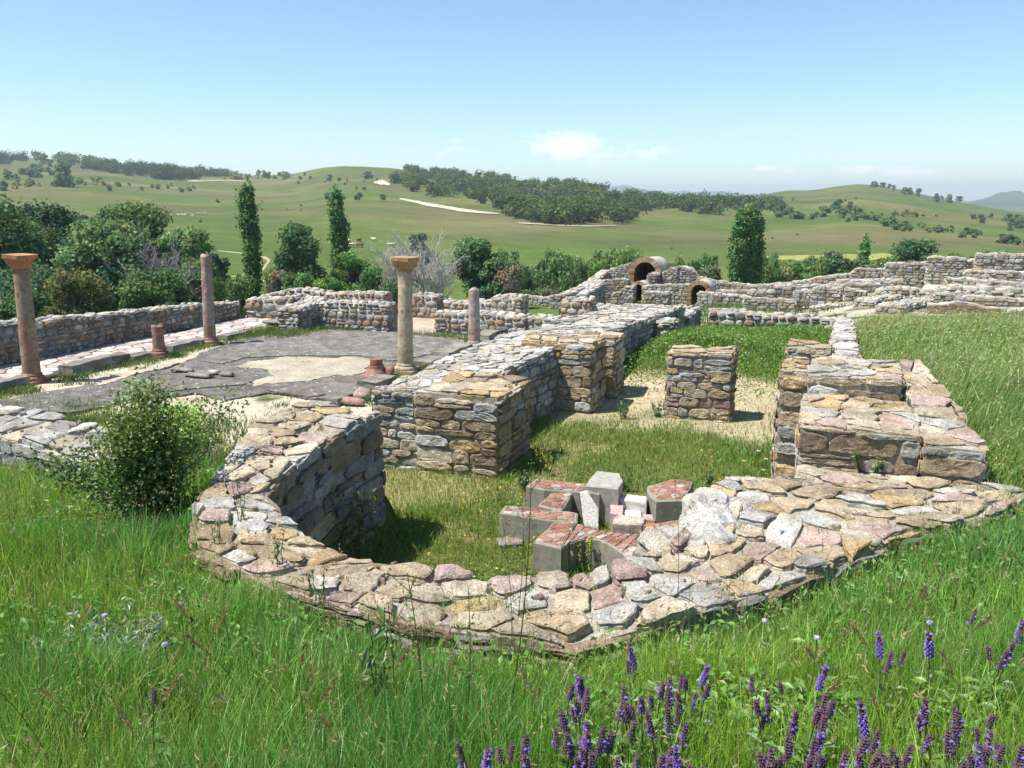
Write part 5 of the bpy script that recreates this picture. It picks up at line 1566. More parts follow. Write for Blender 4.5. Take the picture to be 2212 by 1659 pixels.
def wood(name, label, polys, n, s, seed, leaves_each=130, leaf=1.5):
    """a far-off wood that reads as one mass"""
    rng = np.random.default_rng(seed); mb = MB(); got = 0
    cs, ks = [], []
    for poly, nn in zip(polys, n):
        poly = np.array(poly, float); lo, hi = poly.min(0), poly.max(0)
        got = 0; tries = 0
        while got < nn and tries < nn * 30:
            tries += 1
            u, v = rng.uniform(lo, hi)
            if not inside(np.array(u), np.array(v), poly): continue
            if fbm(np.array(u / 22.), np.array(v / 9.), seed, 3) < -.06: continue
            p = hit(u, v, 0, 300)
            if p is None: continue
            got += 1
            w = s * rng.uniform(.6, 1.3)
            blobs = [((p[0] + rng.normal() * w * .5, p[1] + rng.normal() * w * .5, p[2] + w * rng.uniform(.5, 1.2)), (w * .75, w * .75, w * .75)) for _ in range(3)]
            C, d, k = crown_points(blobs, leaves_each, rng, .5)
            ok = C[:, 2] > p[2] - .4
            c = np.array(HC[rng.choice(4, p=[.42, .34, .21, .03])]) * rng.uniform(.65, 1.3) * 1.5
            add_leaves(mb, C[ok], (d * 1.3 + rng.normal(size=d.shape) * .3 + (0, 0, .2))[ok], leaf, c, rng, .85, .12)
            mb.tube([(p[0], p[1], p[2] - .5), (p[0], p[1], p[2] + w)], (.25, .12), 4, (.1, .08, .06), False)
    o = obj(name, mb, M_FAR_LEAF)
    o['kind'] = 'stuff'; o['label'] = label; o['category'] = 'wood'
wood('forest', 'dark open wood spreading over the right flank of the central hill', [[(870, 366), (905, 362), (1010, 376), (1150, 387), (1230, 391), (1290, 402), (1370, 424), (1430, 436), (1480, 447), (1560, 462), (1550, 472), (1460, 455), (1400, 452), (1370, 465), (1340, 482), (1290, 487), (1200, 486), (1150, 478), (1110, 470), (1090, 474), (1085, 455), (1010, 428), (990, 405), (900, 384)], [(840, 390), (880, 384), (985, 405), (1000, 425), (950, 430), (890, 420)], [(1360, 425), (1700, 440), (1690, 455), (1560, 458), (1440, 446)]], (760, 46, 70), 4.0, 61)
wood('forest', 'dark wood along the crest of the left hill', [[(-300, 335), (0, 333), (110, 341), (200, 350), (330, 366), (420, 372), (520, 378), (480, 388), (400, 389), (330, 388), (280, 380), (200, 368), (110, 354), (0, 355), (-300, 352)]], (620,), 5.6, 62, 120, 1.8)

# ---- sheep and cattle on the pasture
def animal(name, label, L_, Hh, col, hc, group, loc, rz, seed):
    rng = np.random.default_rng(seed)
    root = thing(name, label, name, loc, group, rz)
    mb = MB(); n, m = 12, 11
    leg = Hh * .45
    sec = [(-.52, .05, .76), (-.5, .3, .74), (-.4, .44, .72), (-.2, .5, .7), (0, .5, .68), (.2, .48, .7), (.36, .42, .74), (.46, .3, .84), (.54, .2, .98), (.62, .16, 1.06), (.66, .15, 1.06), (.74, .13, .98), (.84, .09, .88), (.88, .03, .86)]
    V = []
    for x, r, z in sec:
        for j in range(n):
            a = 2 * math.pi * j / n
            V.append((x * L_, r * L_ * .36 * math.cos(a), z * Hh + r * Hh * .55 * math.sin(a) * (1 if x < .4 else .7)))
    m = len(sec)
    mb.add(V, [(i * n + j, i * n + (j + 1) % n, (i + 1) * n + (j + 1) % n, (i + 1) * n + j) for i in range(m - 1) for j in range(n)], None, col)
    for x in (-.36, .34):
        for y in (-.1, .1):
            k = -.05 if x < 0 else .02
            mb.tube([(x * L_, y * L_, Hh * .6), ((x + k) * L_, y * L_, Hh * .3), ((x + k * .3) * L_, y * L_, Hh * .12), (x * L_, y * L_, 0)], (.07 * L_, .045 * L_, .03 * L_, .035 * L_), 6, hc)
    for y in (-.09, .09):
        mb.add([(.62 * L_, y * L_, 1.12 * Hh), (.6 * L_, y * 2.6 * L_, 1.08 * Hh), (.66 * L_, y * 1.4 * L_, 1.06 * Hh)], None, [(0, 1, 2)], hc)
    mb.tube([(-.5 * L_, 0, Hh * .8), (-.56 * L_, 0, Hh * .6), (-.55 * L_, 0, Hh * .4)], (.03 * L_, .025 * L_, .02 * L_), 5, hc)
    obj('body', mb, M_WOOL, root, smooth=True)
    return root
sheep0 = animal('sheep', 'white sheep grazing in the loose flock on the pasture behind the left hand trees', 1.2, .85, (.62, .58, .5), (.3, .27, .23), 'flock of white sheep', (0, 0, 0), 0, 1)
cow0 = animal('cow', 'brown cow grazing on the pasture right of the second slim poplar', 2.1, 1.35, (.2, .1, .05), (.15, .08, .04), 'cattle on the pasture', (0, 0, 0), 0, 2)
cow1 = animal('cow', 'pale cow grazing on the pasture right of the second slim poplar', 2.1, 1.35, (.55, .5, .43), (.4, .36, .3), 'cattle on the pasture', (0, 0, 0), 0, 3)
first = True
for (u, v) in [(345, 468), (356, 467), (363, 466), (370, 467.5), (384, 466), (388, 467), (393, 465.5), (396, 468), (401, 466), (404, 464), (413, 466), (417, 468), (420, 466.5), (430, 463.5), (438, 464.5), (443, 463.5), (446, 465), (329, 451), (317, 451.5), (351, 469.5), (416, 470)]:
    p = hit(u, v, 0, 60); loc = (float(p[0]), float(p[1]), gz(p[0], p[1])); rz = rs.uniform(0, 6.28)
    if first: sheep0.location = loc; sheep0.rotation_euler = (0, 0, rz); first = False
    else: dup(sheep0, loc, rz)
fc = {}
for (u, v, k) in [(755, 527.5, 1), (776, 524, 0), (759, 535, 1), (778, 535, 0), (808, 523, 1), (845, 535, 1)]:
    p = hit(u, v, 0, 60); loc = (float(p[0]), float(p[1]), gz(p[0], p[1])); rz = rs.uniform(0, 6.28)
    c = (cow0, cow1)[k]
    if k not in fc: c.location = loc; c.rotation_euler = (0, 0, rz); fc[k] = 1
    else: dup(c, loc, rz)

# ================================================================ GRASS
def blades(mb, X, Y, Z, h, w, lean, cols, rng, levels=3, dirn=None):
    """curved grass blades; levels 3 = two quads and a tip, 2 = one quad and a tip"""
    n = len(X)
    a = rng.uniform(0, 2 * math.pi, n)
    fa = rng.uniform(0, 2 * math.pi, n) if dirn is None else dirn + rng.normal(0, 1.0, n)
    side = np.stack([np.cos(a), np.sin(a), np.zeros(n)], -1) * (w / 2)[:, None]
    fw = np.stack([np.cos(fa), np.sin(fa), np.zeros(n)], -1)
    base = np.stack([X, Y, Z], -1)
    up = np.array((0, 0, 1.))
    def pt(t, drop=0):
        return base + up * (h * (t - .35 * lean * t * t))[:, None] + fw * (h * lean * t * t)[:, None]
    ts = (0, .4, .75) if levels == 3 else (0, .5)
    ws = (1, .85, .5) if levels == 3 else (1, .75)
    rows = []
    for t, k in zip(ts, ws):
        p = pt(t); rows += [p - side * k, p + side * k]
    rows.append(pt(1.0))
    K = len(rows)
    V = np.stack(rows, 1).reshape(-1, 3)
    o = np.arange(n)[:, None] * K
    q = [o + np.array([[2 * i, 2 * i + 1, 2 * i + 3, 2 * i + 2]]) for i in range(len(ts) - 1)]
    t_ = o + np.array([[K - 3, K - 2, K - 1]])
    # paler, yellower tips are part of the blade's own colour
    g = np.repeat(cols[:, None, :], K, 1)
    mb.add(V, np.vstack(q), t_, g.reshape(-1, 3))

def blade_colors(n, rng, base, var=.22, straw=.06, X=None, Y=None, patch=.5):
    c = np.tile(np.array(base), (n, 1)) * np.clip(1 + var * rng.normal(size=(n, 1)), .45, 1.8)
    if X is not None:
        p = fbm(X * .8, Y * .8, 41, 4)[:, None]
        c = c * (1 + patch * 2 * p * np.array([[1.5, .7, .3]]))
        p2 = fbm(X * .35 + 9, Y * .35, 43, 3)[:, None]
        c = c * (1 + .5 * p2 * np.array([[.2, .3, 2.2]]))
    s = rng.random(n) < straw
    c[s] = np.array((.34, .29, .14)) * rng.uniform(.7, 1.2, (s.sum(), 1))
    return np.clip(c, .01, .8)

APX = np.array([(s[0], s[1]) for s in APSE] + [(1.25, 11.0), (.56, 11.1), (.6, 25.5)] + [(-.4, 11.0)] + [(s[2], s[3]) for s in APSE[::-1]])
OUT = np.array([(s[0], s[1]) for s in APSE])
IN_ = np.array([(s[2], s[3]) for s in APSE])
APSE_POLY = np.vstack([OUT, IN_[::-1]])
GRASS = (.16, .325, .065)

def scatter_cam(n, y0, y1, rng, power=1.0, x_over=1.28, x0=None, x1=None):
    """points on the ground in front of the camera between two distances, a little wider than the view"""
    y = (y0 ** power + (y1 ** power - y0 ** power) * rng.random(n)) ** (1 / power)
    half = y * .615 * x_over + .6
    x = rng.uniform(-1, 1, n) * half if x0 is None else rng.uniform(x0, x1, n) * half
    X, Y = from_cam(x, y)
    return X, Y, y

def outside_ok(X, Y):
    rim = edge_dist(X, Y, BANK) < .02 + .16 * (vnoise(X * 3, Y * 3, 8) - .45)
    bad = (inside(X, Y, APSE_POLY) & ~rim) | inside(X, Y, PIT) | ((X > -.5) & (X < np.interp(Y, [7.9, 10.2], [1.36, .98])) & (Y > 7.9) & (Y < 10.3)) | ((X > 0) & (X < .56) & (Y > 10) & (Y < 25.6)) | ((X > -6.5) & (X < -4.8) & (Y > 8.3)) 
    return ~bad

def front_grass():
    rng = np.random.default_rng(71); mb = MB()
    # dense lawn of fine blades from the camera's feet to the ruin
    for (n, y0, y1, h0, h1, w, lv) in ((74000, 1.5, 3.6, .2, .42, .0048, 3), (72000, 3.4, 6.2, .18, .4, .0066, 3), (64000, 5.5, 12.5, .14, .36, .011, 2)):
        X, Y, d = scatter_cam(n, y0, y1, rng, 1.6)
        ok = outside_ok(X, Y) & ~((X > 1.0) & (d > 8)) & ~((X < -6.5) & (Y > 10.8 + fbm(X, Y, 3) * 2.5))
        X, Y, d = X[ok], Y[ok], d[ok]
        clump = fbm(X * 1.6, Y * 1.6, 51, 3)
        ok = rng.random(len(X)) < .8 + clump * 1.2
        X, Y, d, clump = X[ok], Y[ok], d[ok], clump[ok]
        de = edge_dist(X, Y, APSE_POLY)
        h = rng.uniform(h0, h1, len(X)) * (1 + 1.0 * clump) * (.42 + .58 * sstep(.1, .75, de)) * np.where((X < -2.2) & (Y < 5) & (de < .5), 1.35, 1)
        # the grass stands lower left of the curved wall
        Z = ground_z(X, Y)
        cols = blade_colors(len(X), rng, GRASS, .28, .09, X, Y)
        blades(mb, X, Y, Z, h, w * rng.uniform(.6, 1.4, len(X)), np.abs(rng.normal(.28, .22, len(X))), cols, rng, lv)
    # fine flowering stems with tiny straw coloured heads
    n = 4200
    X, Y, d = scatter_cam(n, 1.9, 9, rng, 1.5)
    ok = outside_ok(X, Y) & ~((X > 1.0) & (d > 8)); X, Y = X[ok], Y[ok]; n = len(X)
    Z = ground_z(X, Y); h = rng.uniform(.3, .55, n)
    lean = np.abs(rng.normal(.15, .12, n)); 
    blades(mb, X, Y, Z, h, np.full(n, .004), lean, np.where(rng.random((n, 1)) < .3, np.array([[.36, .31, .17]]), np.array([[.2, .26, .09]])), rng, 2)
    a = rng.uniform(0, 6.28, n)
    for k in range(3):
        C = np.stack([X + rng.normal(0, .012, n), Y + rng.normal(0, .012, n), Z + h * (1 - .35 * lean) * rng.uniform(.86, 1.0, n)], -1)
        add_leaves(mb, C, np.stack([np.cos(a), np.sin(a), np.zeros(n)], -1), .027, np.tile((.42, .37, .22), (n, 1)), rng, .35)
    # broad leaved herbs
    n = 7500
    X, Y, d = scatter_cam(n, 1.9, 8, rng, 1.6)
    ok = outside_ok(X, Y) & (edge_dist(X, Y, APSE_POLY) > .16) & ~inside(X, Y, APSE_POLY) & (fbm(X * 1.1, Y * 1.1, 61, 3) > .02) & ~((X > 1.0) & (d > 8)); X, Y = X[ok], Y[ok]
    for k in range(4):
        n = len(X)
        C = np.stack([X + rng.normal(0, .05, n), Y + rng.normal(0, .05, n), ground_z(X, Y) + rng.uniform(.04, .26, n)], -1)
        add_leaves(mb, C, rng.normal(size=(n, 3)) * .5 + (0, 0, .8), .045, np.tile((.12, .25, .045), (n, 1)), rng, .5)
    o = obj('grass', mb, M_GRASS); kind(o, 'stuff'); o['label'] = 'long fresh green grass of the foreground bank'; o['category'] = 'grass'
front_grass()

def meadow():
    rng = np.random.default_rng(72); mb = MB()
    n = 120000
    X, Y, d = scatter_cam(n, 6.2, 33, rng, 1.45, 1.1, .22, 1.25)
    ok = (X > np.interp(Y, [6, 8, 10.2, 10.25, 26, 40], [1.38, 1.38, 1.0, .54, .62, .9]) + rng.uniform(-.05, .05, n)) & (Y > 6.2) & outside_ok(X, Y)
    lim = np.interp(X, [0, 4, 9, 16], [26.5, 27.5, 26.5, 25])
    ok &= (Y < lim + rng.normal(0, .5, n))
    X, Y, d = X[ok], Y[ok], d[ok]; n = len(X)
    cl = fbm(X * .5, Y * .5, 53, 4)
    h = rng.uniform(.22, .44, n) * (1 + .8 * cl); w = np.interp(d, [6, 12, 32], [.008, .013, .028]) * rng.uniform(.6, 1.3, n)
    c = blade_colors(n, rng, (.165, .295, .068), .24, .14, X, Y, .3)
    pale = sstep(-.05, .25, fbm(X * .16 + 4, Y * .16, 55, 4) + (X < 5) * .08)[:, None]
    c = c * (1 - pale * .55) + np.array((.3, .33, .12)) * pale * .55
    blades(mb, X, Y, ground_z(X, Y), h, w, np.abs(rng.normal(.3, .2, n)) + .1, c, rng, 2, 0.3)
    m = 16000
    k = rng.choice(n, m, replace=False)
    C = np.stack([X[k] + rng.normal(0, .05, m), Y[k] + rng.normal(0, .05, m), ground_z(X[k], Y[k]) + h[k] * rng.uniform(.75, 1.0, m)], -1)
    add_leaves(mb, C, rng.normal(size=(m, 3)), np.interp(d[k], [6, 32], [.03, .085]), np.tile((.42, .4, .22), (m, 1)), rng, .3)
    o = obj('grass', mb, M_GRASS); kind(o, 'stuff'); o['label'] = 'tall seeding meadow grass right of the ruined room'; o['category'] = 'grass'
meadow()

def room_grass():
    rng = np.random.default_rng(73); mb = MB()
    n = 150000
    Y = 4.5 + (27 - 4.5) * rng.random(n) ** 1.5; X = rng.uniform(-6.4, .2, n)
    ins = inside(X, Y, PIT)
    X, Y = X[ins], Y[ins]
    cl = fbm(X * .9, Y * .9, 57, 4)
    sandy = sstep(13.6, 15.2, Y + cl * 3) * (1 - sstep(17.6, 19.0, Y + cl * 2))
    wallside = np.exp(-np.minimum(np.abs(X + .42), edge_dist(X, Y, PIT)) / .35)
    dens = (1 - .9 * sandy) * (.85 + cl) + .5 * wallside
    ok = rng.random(len(X)) < dens
    X, Y, cl, sandy, wallside = X[ok], Y[ok], cl[ok], sandy[ok], wallside[ok]
    n = len(X)
    h = rng.uniform(.05, .16, n) * (1 + .8 * cl) * (1 + .9 * wallside * rng.random(n)) * np.where(sandy > .5, .6, 1)
    mound = np.exp(-(((X + 2.6) / 1.7) ** 2 + ((Y - 21.5) / 2.6) ** 2))
    h = h * (1 + 1.3 * mound)
    dry = sstep(-.04, .2, fbm(X * .8 + 3, Y * .6, 77, 3)) * (Y > 7.5) * (Y < 13.5) + sandy * .8
    c = blade_colors(n, rng, (.15, .275, .05), .25, .05, X, Y, .3)
    dry = (dry * .6 * rng.random(n))[:, None]
    c = c * (1 - dry) + np.array((.36, .31, .17)) * dry
    blades(mb, X, Y, ground_z(X, Y), h, np.interp(Y, [4, 12, 27], [.006, .011, .022]) * rng.uniform(.6, 1.3, n), np.abs(rng.normal(.4, .25, n)), c, rng, 2)
    # creeping leafy cover, thick on the mound at the far end
    m = 34000
    X = np.concatenate([rng.normal(-2.9, 1.2, m // 2), rng.normal(-.6, .5, m // 5), rng.uniform(-4.8, -.5, m - m // 2 - m // 5)])
    Y = np.concatenate([rng.normal(20.8, 1.8, m // 2), rng.normal(23.5, 1.5, m // 5), 5 + rng.random(m - m // 2 - m // 5) * 7.5])
    lump = np.concatenate([np.full(m // 2, .5), np.full(m // 5, .5), np.full(m - m // 2 - m // 5, .09)])
    ok = inside(X, Y, PIT) & (Y < 26.6) & (fbm(X * 1.3, Y * 1.3, 59, 3) > np.where(lump > .2, -.12, .02))
    X, Y, lump = X[ok], Y[ok], lump[ok]; n = len(X)
    bump = np.clip(fbm(X * 1.3, Y * 1.3, 59, 3) + .25, 0, 1)
    C = np.stack([X, Y, ground_z(X, Y) + lump * bump * rng.random(n) ** .5 * 1.4], -1)
    add_leaves(mb, C, rng.normal(size=(n, 3)) * .6 + (0, 0, .7), np.where(lump > .2, .055, .035), np.tile((.14, .24, .055), (n, 1)), rng, .7)
    # grass rooted in the joints of the wall tops
    for (poly, zt_, cnt) in ((APSE_POLY, -2.47, 420), (np.array([(-.1, 8.1), (1.2, 8.1), (.9, 10.1), (-.1, 10.1)]), -2.05, 60), (np.array([(-6.3, 10.9), (-5.1, 10.9), (-4.9, 20), (-6.0, 20)]), -2.86, 60)):
        lo, hi_ = poly.min(0), poly.max(0)
        for _ in range(cnt):
            x, y = rng.uniform(lo, hi_)
            if not inside(np.array(x), np.array(y), poly) or fbm(np.array(x * 1.5), np.array(y * 1.5), 91, 3) < -.05: continue
            k_ = int(rng.integers(4, 16))
            blades(mb, x + rng.normal(0, .025, k_), y + rng.normal(0, .025, k_), np.full(k_, zt_), rng.uniform(.04, .13, k_), np.full(k_, .005), np.abs(rng.normal(.5, .3, k_)), blade_colors(k_, rng, (.15, .22, .06), .25, .25), rng, 2)
    o = obj('grass', mb, M_GRASS); kind(o, 'stuff'); o['label'] = 'short grass and creeping herbs inside the sunken room'; o['category'] = 'grass'
room_grass()

def court_grass():
    rng = np.random.default_rng(74); mb = MB()
    spots = []
    for k in range(230):
        t = rng.random()
        if t < .25: spots.append((rng.normal(-17.0, .12), rng.uniform(9, 23.5), .18, .2))
        elif t < .45: spots.append((rng.normal(-9.3, .3), rng.uniform(12.5, 24), .2, .2))
        elif t < .6: spots.append((rng.uniform(-17, -7), rng.uniform(11.5, 19), .12, .12))
        elif t < .75: spots.append((rng.uniform(-16.5, -8), rng.uniform(9.5, 12.5), .35, .25))
        elif t < .85: spots.append((rng.uniform(-17.6, -15.5), rng.uniform(21.5, 23.4), .3, .3))
        elif t < .93: spots.append((rng.uniform(-19.6, -17.6), rng.uniform(24, 27), .3, .35))
        else: spots.append((rng.uniform(-15.8, -8), rng.uniform(23.1, 23.5), .2, .2))
    for (x, y, r, hh) in spots:
        n = int(130 * (r / .2) ** 1.2)
        X = x + rng.normal(0, r, n); Y = y + rng.normal(0, r, n)
        blades(mb, X, Y, ground_z(X, Y), rng.uniform(.4, 1, n) * hh, np.full(n, .016), np.abs(rng.normal(.4, .25, n)), blade_colors(n, rng, (.14, .21, .055), .25, .12, X, Y), rng, 2)
    # rough grass between and behind the far ruins, and down to the valley
    n = 42000
    X, Y, d = scatter_cam(n, 24, 75, rng, 1.3, 1.1)
    court = (X > -18) & (X < -3.8) & (Y < 32)
    ok = ~court & ((Y > 28) | (X < -20.6)) & ~((X > .4) & (Y < 27)) & (fbm(X * .35, Y * .35, 63, 4) > np.where(X > -2, .06, -.06))
    X, Y, d = X[ok], Y[ok], d[ok]; n = len(X)
    blades(mb, X, Y, ground_z(X, Y), rng.uniform(.12, .4, n) * (1 + fbm(X * .5, Y * .5, 65, 3)), d * .0014 * rng.uniform(.6, 1.4, n), np.abs(rng.normal(.35, .2, n)), blade_colors(n, rng, (.145, .21, .055), .22, .08, X, Y), rng, 2)
    n = 9000                                         # the bank on the left, behind the dark wall, and the ledge below the highest wall
    X = np.concatenate([rng.uniform(-30, -20.5, n // 2), rng.uniform(13, 17, n // 2)]); Y = np.concatenate([rng.uniform(8, 30, n // 2), rng.uniform(31, 38, n // 2)])
    blades(mb, X, Y, ground_z(X, Y), rng.uniform(.1, .3, n), np.full(n, .03), np.abs(rng.normal(.35, .2, n)), blade_colors(n, rng, (.14, .2, .05), .2, .08, X, Y), rng, 2)
    o = obj('grass', mb, M_GRASS); kind(o, 'stuff'); o['label'] = 'grass tufts between the stones of the court and the far ruins'; o['category'] = 'grass'
court_grass()

# ================================================================ PLANTS ONE CAN COUNT
def stem_pts(h, rng, bend=.1, n=7):
    a = rng.uniform(0, 6.28); t = np.linspace(0, 1, n)
    return np.stack([math.cos(a) * bend * h * t ** 2, math.sin(a) * bend * h * t ** 2, h * t * (1 - .1 * bend * t)], -1)

def sage(seed, h, spike, violet):
    rng = np.random.default_rng(seed)
    root = thing('sage_flower', '', 'wild sage', (0, 0, 0))
    mb = MB()
    pts = stem_pts(h, rng, .12)
    mb.tube(pts, np.linspace(.0028, .0018, len(pts)), 5, (.12, .13, .07))
    for k in range(7):
        z = h * rng.uniform(.12, .68); a = rng.uniform(0, 6.28); i = int(z / h * 6)
        p = pts[i] * (1 - (z / h * 6 - i)) + pts[i + 1] * (z / h * 6 - i)
        for s in (0, math.pi):
            d = np.array((math.cos(a + s), math.sin(a + s), .45)); L_ = rng.uniform(.03, .07)
            side = np.array((-math.sin(a + s), math.cos(a + s), 0)) * L_ * .24
            c = np.array((.115, .225, .045)) * rng.uniform(.8, 1.25)
            mb.add([p, p + d * L_ * .45 + side + (0, 0, .006), p + d * L_ - (0, 0, L_ * .25), p + d * L_ * .45 - side + (0, 0, .006)], [(0, 1, 2, 3)], None, c)
    obj('stem', mb, M_GRASS, root)
    mb = MB()
    d = unit(pts[-1] - pts[-2]); p0 = pts[-1] - d * spike
    nw = int(spike / .0085)
    for k in range(nw):
        f = k / nw; c0 = p0 + d * spike * f
        m = 6; r = .0066 * (1.15 - .75 * f)
        for j in range(m):
            a = 6.28 * j / m + k * .5 + rng.uniform(-.2, .2)
            out = np.array((math.cos(a), math.sin(a), .35))
            open_ = violet and rng.random() < (.95 if f < .6 else .3) or (not violet and rng.random() < .14 and f < .55)
            L_ = .016 if open_ else .0095
            c = np.array((.2, .13, .5)) * rng.uniform(.75, 1.5) if open_ else np.array((.16, .085, .14)) * rng.uniform(.65, 1.4)
            if open_ and rng.random() < .25: c = np.array((.25, .17, .62))
            side = np.array((-math.sin(a), math.cos(a), 0)) * L_ * .42
            b_ = c0 + out * r * .4
            mb.add([b_, b_ + out * L_ * .5 + side, b_ + out * L_ * 1.05, b_ + out * L_ * .5 - side, b_ + out * L_ * .55 + (0, 0, L_ * .5)], None, [(0, 1, 4), (1, 2, 4), (2, 3, 4), (3, 0, 4), (0, 3, 2), (0, 2, 1)], c)
    obj('flower_spike', mb, M_PETAL, root)
    return root

SAGE = [(sage(900 + i, .5, s, v), v) for i, (s, v) in enumerate(((.075, False), (.06, False), (.09, False), (.07, False), (.14, True), (.115, True)))]
usedS = set()
zs7 = lambda x, y: (1026 + .2197 * x, 1296 + .2197 * y)
zs8 = lambda x, y: (1618 + .2686 * x, 1213 + .2686 * y)
spikes = []
for (x, y, v) in [(60, 1270, 1), (245, 1410, 0), (315, 1470, 0), (380, 1355, 0), (530, 1590, 0), (655, 1350, 0), (820, 1300, 0), (900, 1340, 0), (1030, 1220, 1), (1160, 1230, 0), (1210, 1450, 0), (1240, 1380, 0), (965, 920, 0), (960, 1080, 0), (1030, 1080, 0), (1155, 645, 1), (1110, 830, 0), (1300, 940, 0), (1235, 1110, 0), (1390, 1120, 0),
                  (1585, 600, 0), (1630, 400, 1), (1770, 650, 0), (1690, 780, 0), (1870, 770, 0), (1800, 810, 0), (1470, 880, 0), (1600, 980, 0), (1625, 900, 0), (1885, 1010, 0), (1690, 1330, 0), (1770, 1370, 0), (1945, 1400, 0), (2020, 1480, 1), (1970, 720, 0), (2100, 620, 0), (2180, 540, 1), (2160, 690, 0), (2060, 880, 0), (1950, 900, 0), (2010, 1070, 0), (2000, 1230, 0), (845, 700, 0), (1045, 600, 0)]:
    spikes.append((*zs7(x, y), v))
for (x, y, v) in [(70, 930, 0), (100, 1020, 0), (245, 975, 0), (205, 1050, 0), (325, 1050, 0), (360, 920, 0), (510, 790, 1), (540, 990, 0), (535, 1050, 0), (585, 1160, 0), (580, 1250, 0), (435, 1280, 1), (200, 1320, 0), (130, 1400, 0), (185, 1400, 0), (500, 1380, 0), (470, 1260, 0), (335, 1430, 0), (350, 1550, 0), (775, 1350, 0), (905, 1290, 0), (1035, 1130, 1), (865, 1400, 0), (955, 1480, 0), (1160, 1400, 0), (650, 1500, 0), (715, 1550, 1), (195, 1530, 0), (270, 1610, 0), (1305, 1290, 0),
                  (1510, 1000, 0), (1440, 1130, 0), (1465, 1160, 0), (1580, 1140, 0), (1600, 1260, 0), (1890, 1080, 0), (1790, 1220, 0), (1870, 1340, 1), (1820, 1320, 0), (1720, 1290, 0), (1750, 1480, 0), (1840, 1480, 1), (1660, 1380, 0), (1680, 1550, 0), (1930, 1480, 0), (2040, 1400, 0), (2195, 1500, 0), (1120, 580, 1), (1070, 700, 0), (1170, 690, 0), (1525, 480, 1), (1730, 330, 0), (2190, 380, 1), (2010, 540, 0), (2060, 680, 0), (1945, 620, 0), (1315, 1560, 0), (1210, 1560, 0)]:
    spikes.append((*zs8(x, y), v))
spikes += [(313, 1492, 0), (1270, 1600, 0), (1480, 1610, 0), (1690, 1620, 0), (2150, 1560, 0), (2190, 1610, 0), (1085, 1640, 0), (1900, 1600, 0), (2040, 1620, 0)]
spikes += [(u + rs.uniform(-26, 26), v + rs.uniform(15, 70), 0) for (u, v, vio) in list(spikes) if v > 1420 and rs.random() < .4]
for n_, (u, v, vio) in enumerate(spikes):
    d0 = hit(u, min(v + 40, 1900), .0, 1.0)
    h = rs.uniform(.44, .56)
    p = hit(u, v, h, 1.0)
    if p is None: continue
    g = gz(p[0], p[1])
    sc = h / .5
    ks = [i for i, (r, vv) in enumerate(SAGE) if vv == bool(vio)]
    k = rs.choice(ks)
    dist = to_cam(p[0], p[1])[1]
    where = ('beside the stone wall corner' if v < 1420 and u < 1720 else 'far off in the grass at the right' if v < 1420 else 'low in the grass on the left' if u < 600 else 'left of the main clump' if u < 1230 and v > 1540 else
             'in the middle of the main clump' if u < 1600 else 'in the right half of the main clump' if u < 1830 else 'in the loose right hand group')
    lb = ('bright violet wild sage spike ' if vio else 'dark plum wild sage spike in bud ') + where
    root, _ = SAGE[k]
    loc = (float(p[0]), float(p[1]), g - .02)
    if k not in usedS:
        usedS.add(k); root.location = loc; root.rotation_euler = (0, 0, rs.uniform(0, 6)); root.scale = (sc,) * 3
        root['label'] = lb; root['group'] = 'wild sage spikes in the foreground'
    else:
        r = dup(root, loc, rs.uniform(0, 6.28), sc, lb, 'wild sage spikes in the foreground')

# broad leafy shoots of the sage clumps
def sage_leaves():
    rng = np.random.default_rng(75); mb = MB()
    for (u, v, n, ru) in ((1500, 1560, 900, 120), (1640, 1560, 900, 120), (1760, 1600, 500, 90), (1300, 1600, 400, 80), (2000, 1600, 350, 90), (2120, 1600, 350, 80), (1450, 1620, 500, 150)):
        for k in range(n // 6):
            p = hit(u + rng.normal() * ru * .6, v + rng.normal() * 40, .1, 1.0)
            if p is None: continue
            g = gz(p[0], p[1]); h = rng.uniform(.14, .36)
            m = 6; a = rng.uniform(0, 6.28, m)
            C = np.stack([p[0] + .03 * np.cos(a), p[1] + .03 * np.sin(a), g + h * rng.uniform(.3, 1, m)], -1)
            add_leaves(mb, C, np.stack([np.cos(a) * .5, np.sin(a) * .5, np.ones(m)], -1), .05, np.tile((.13, .26, .045), (m, 1)), rng, .5)
    o = obj('undergrowth', mb, M_GRASS); kind(o, 'stuff'); o['label'] = 'bright leafy undergrowth below the wild sage'; o['category'] = 'undergrowth'
sage_leaves()

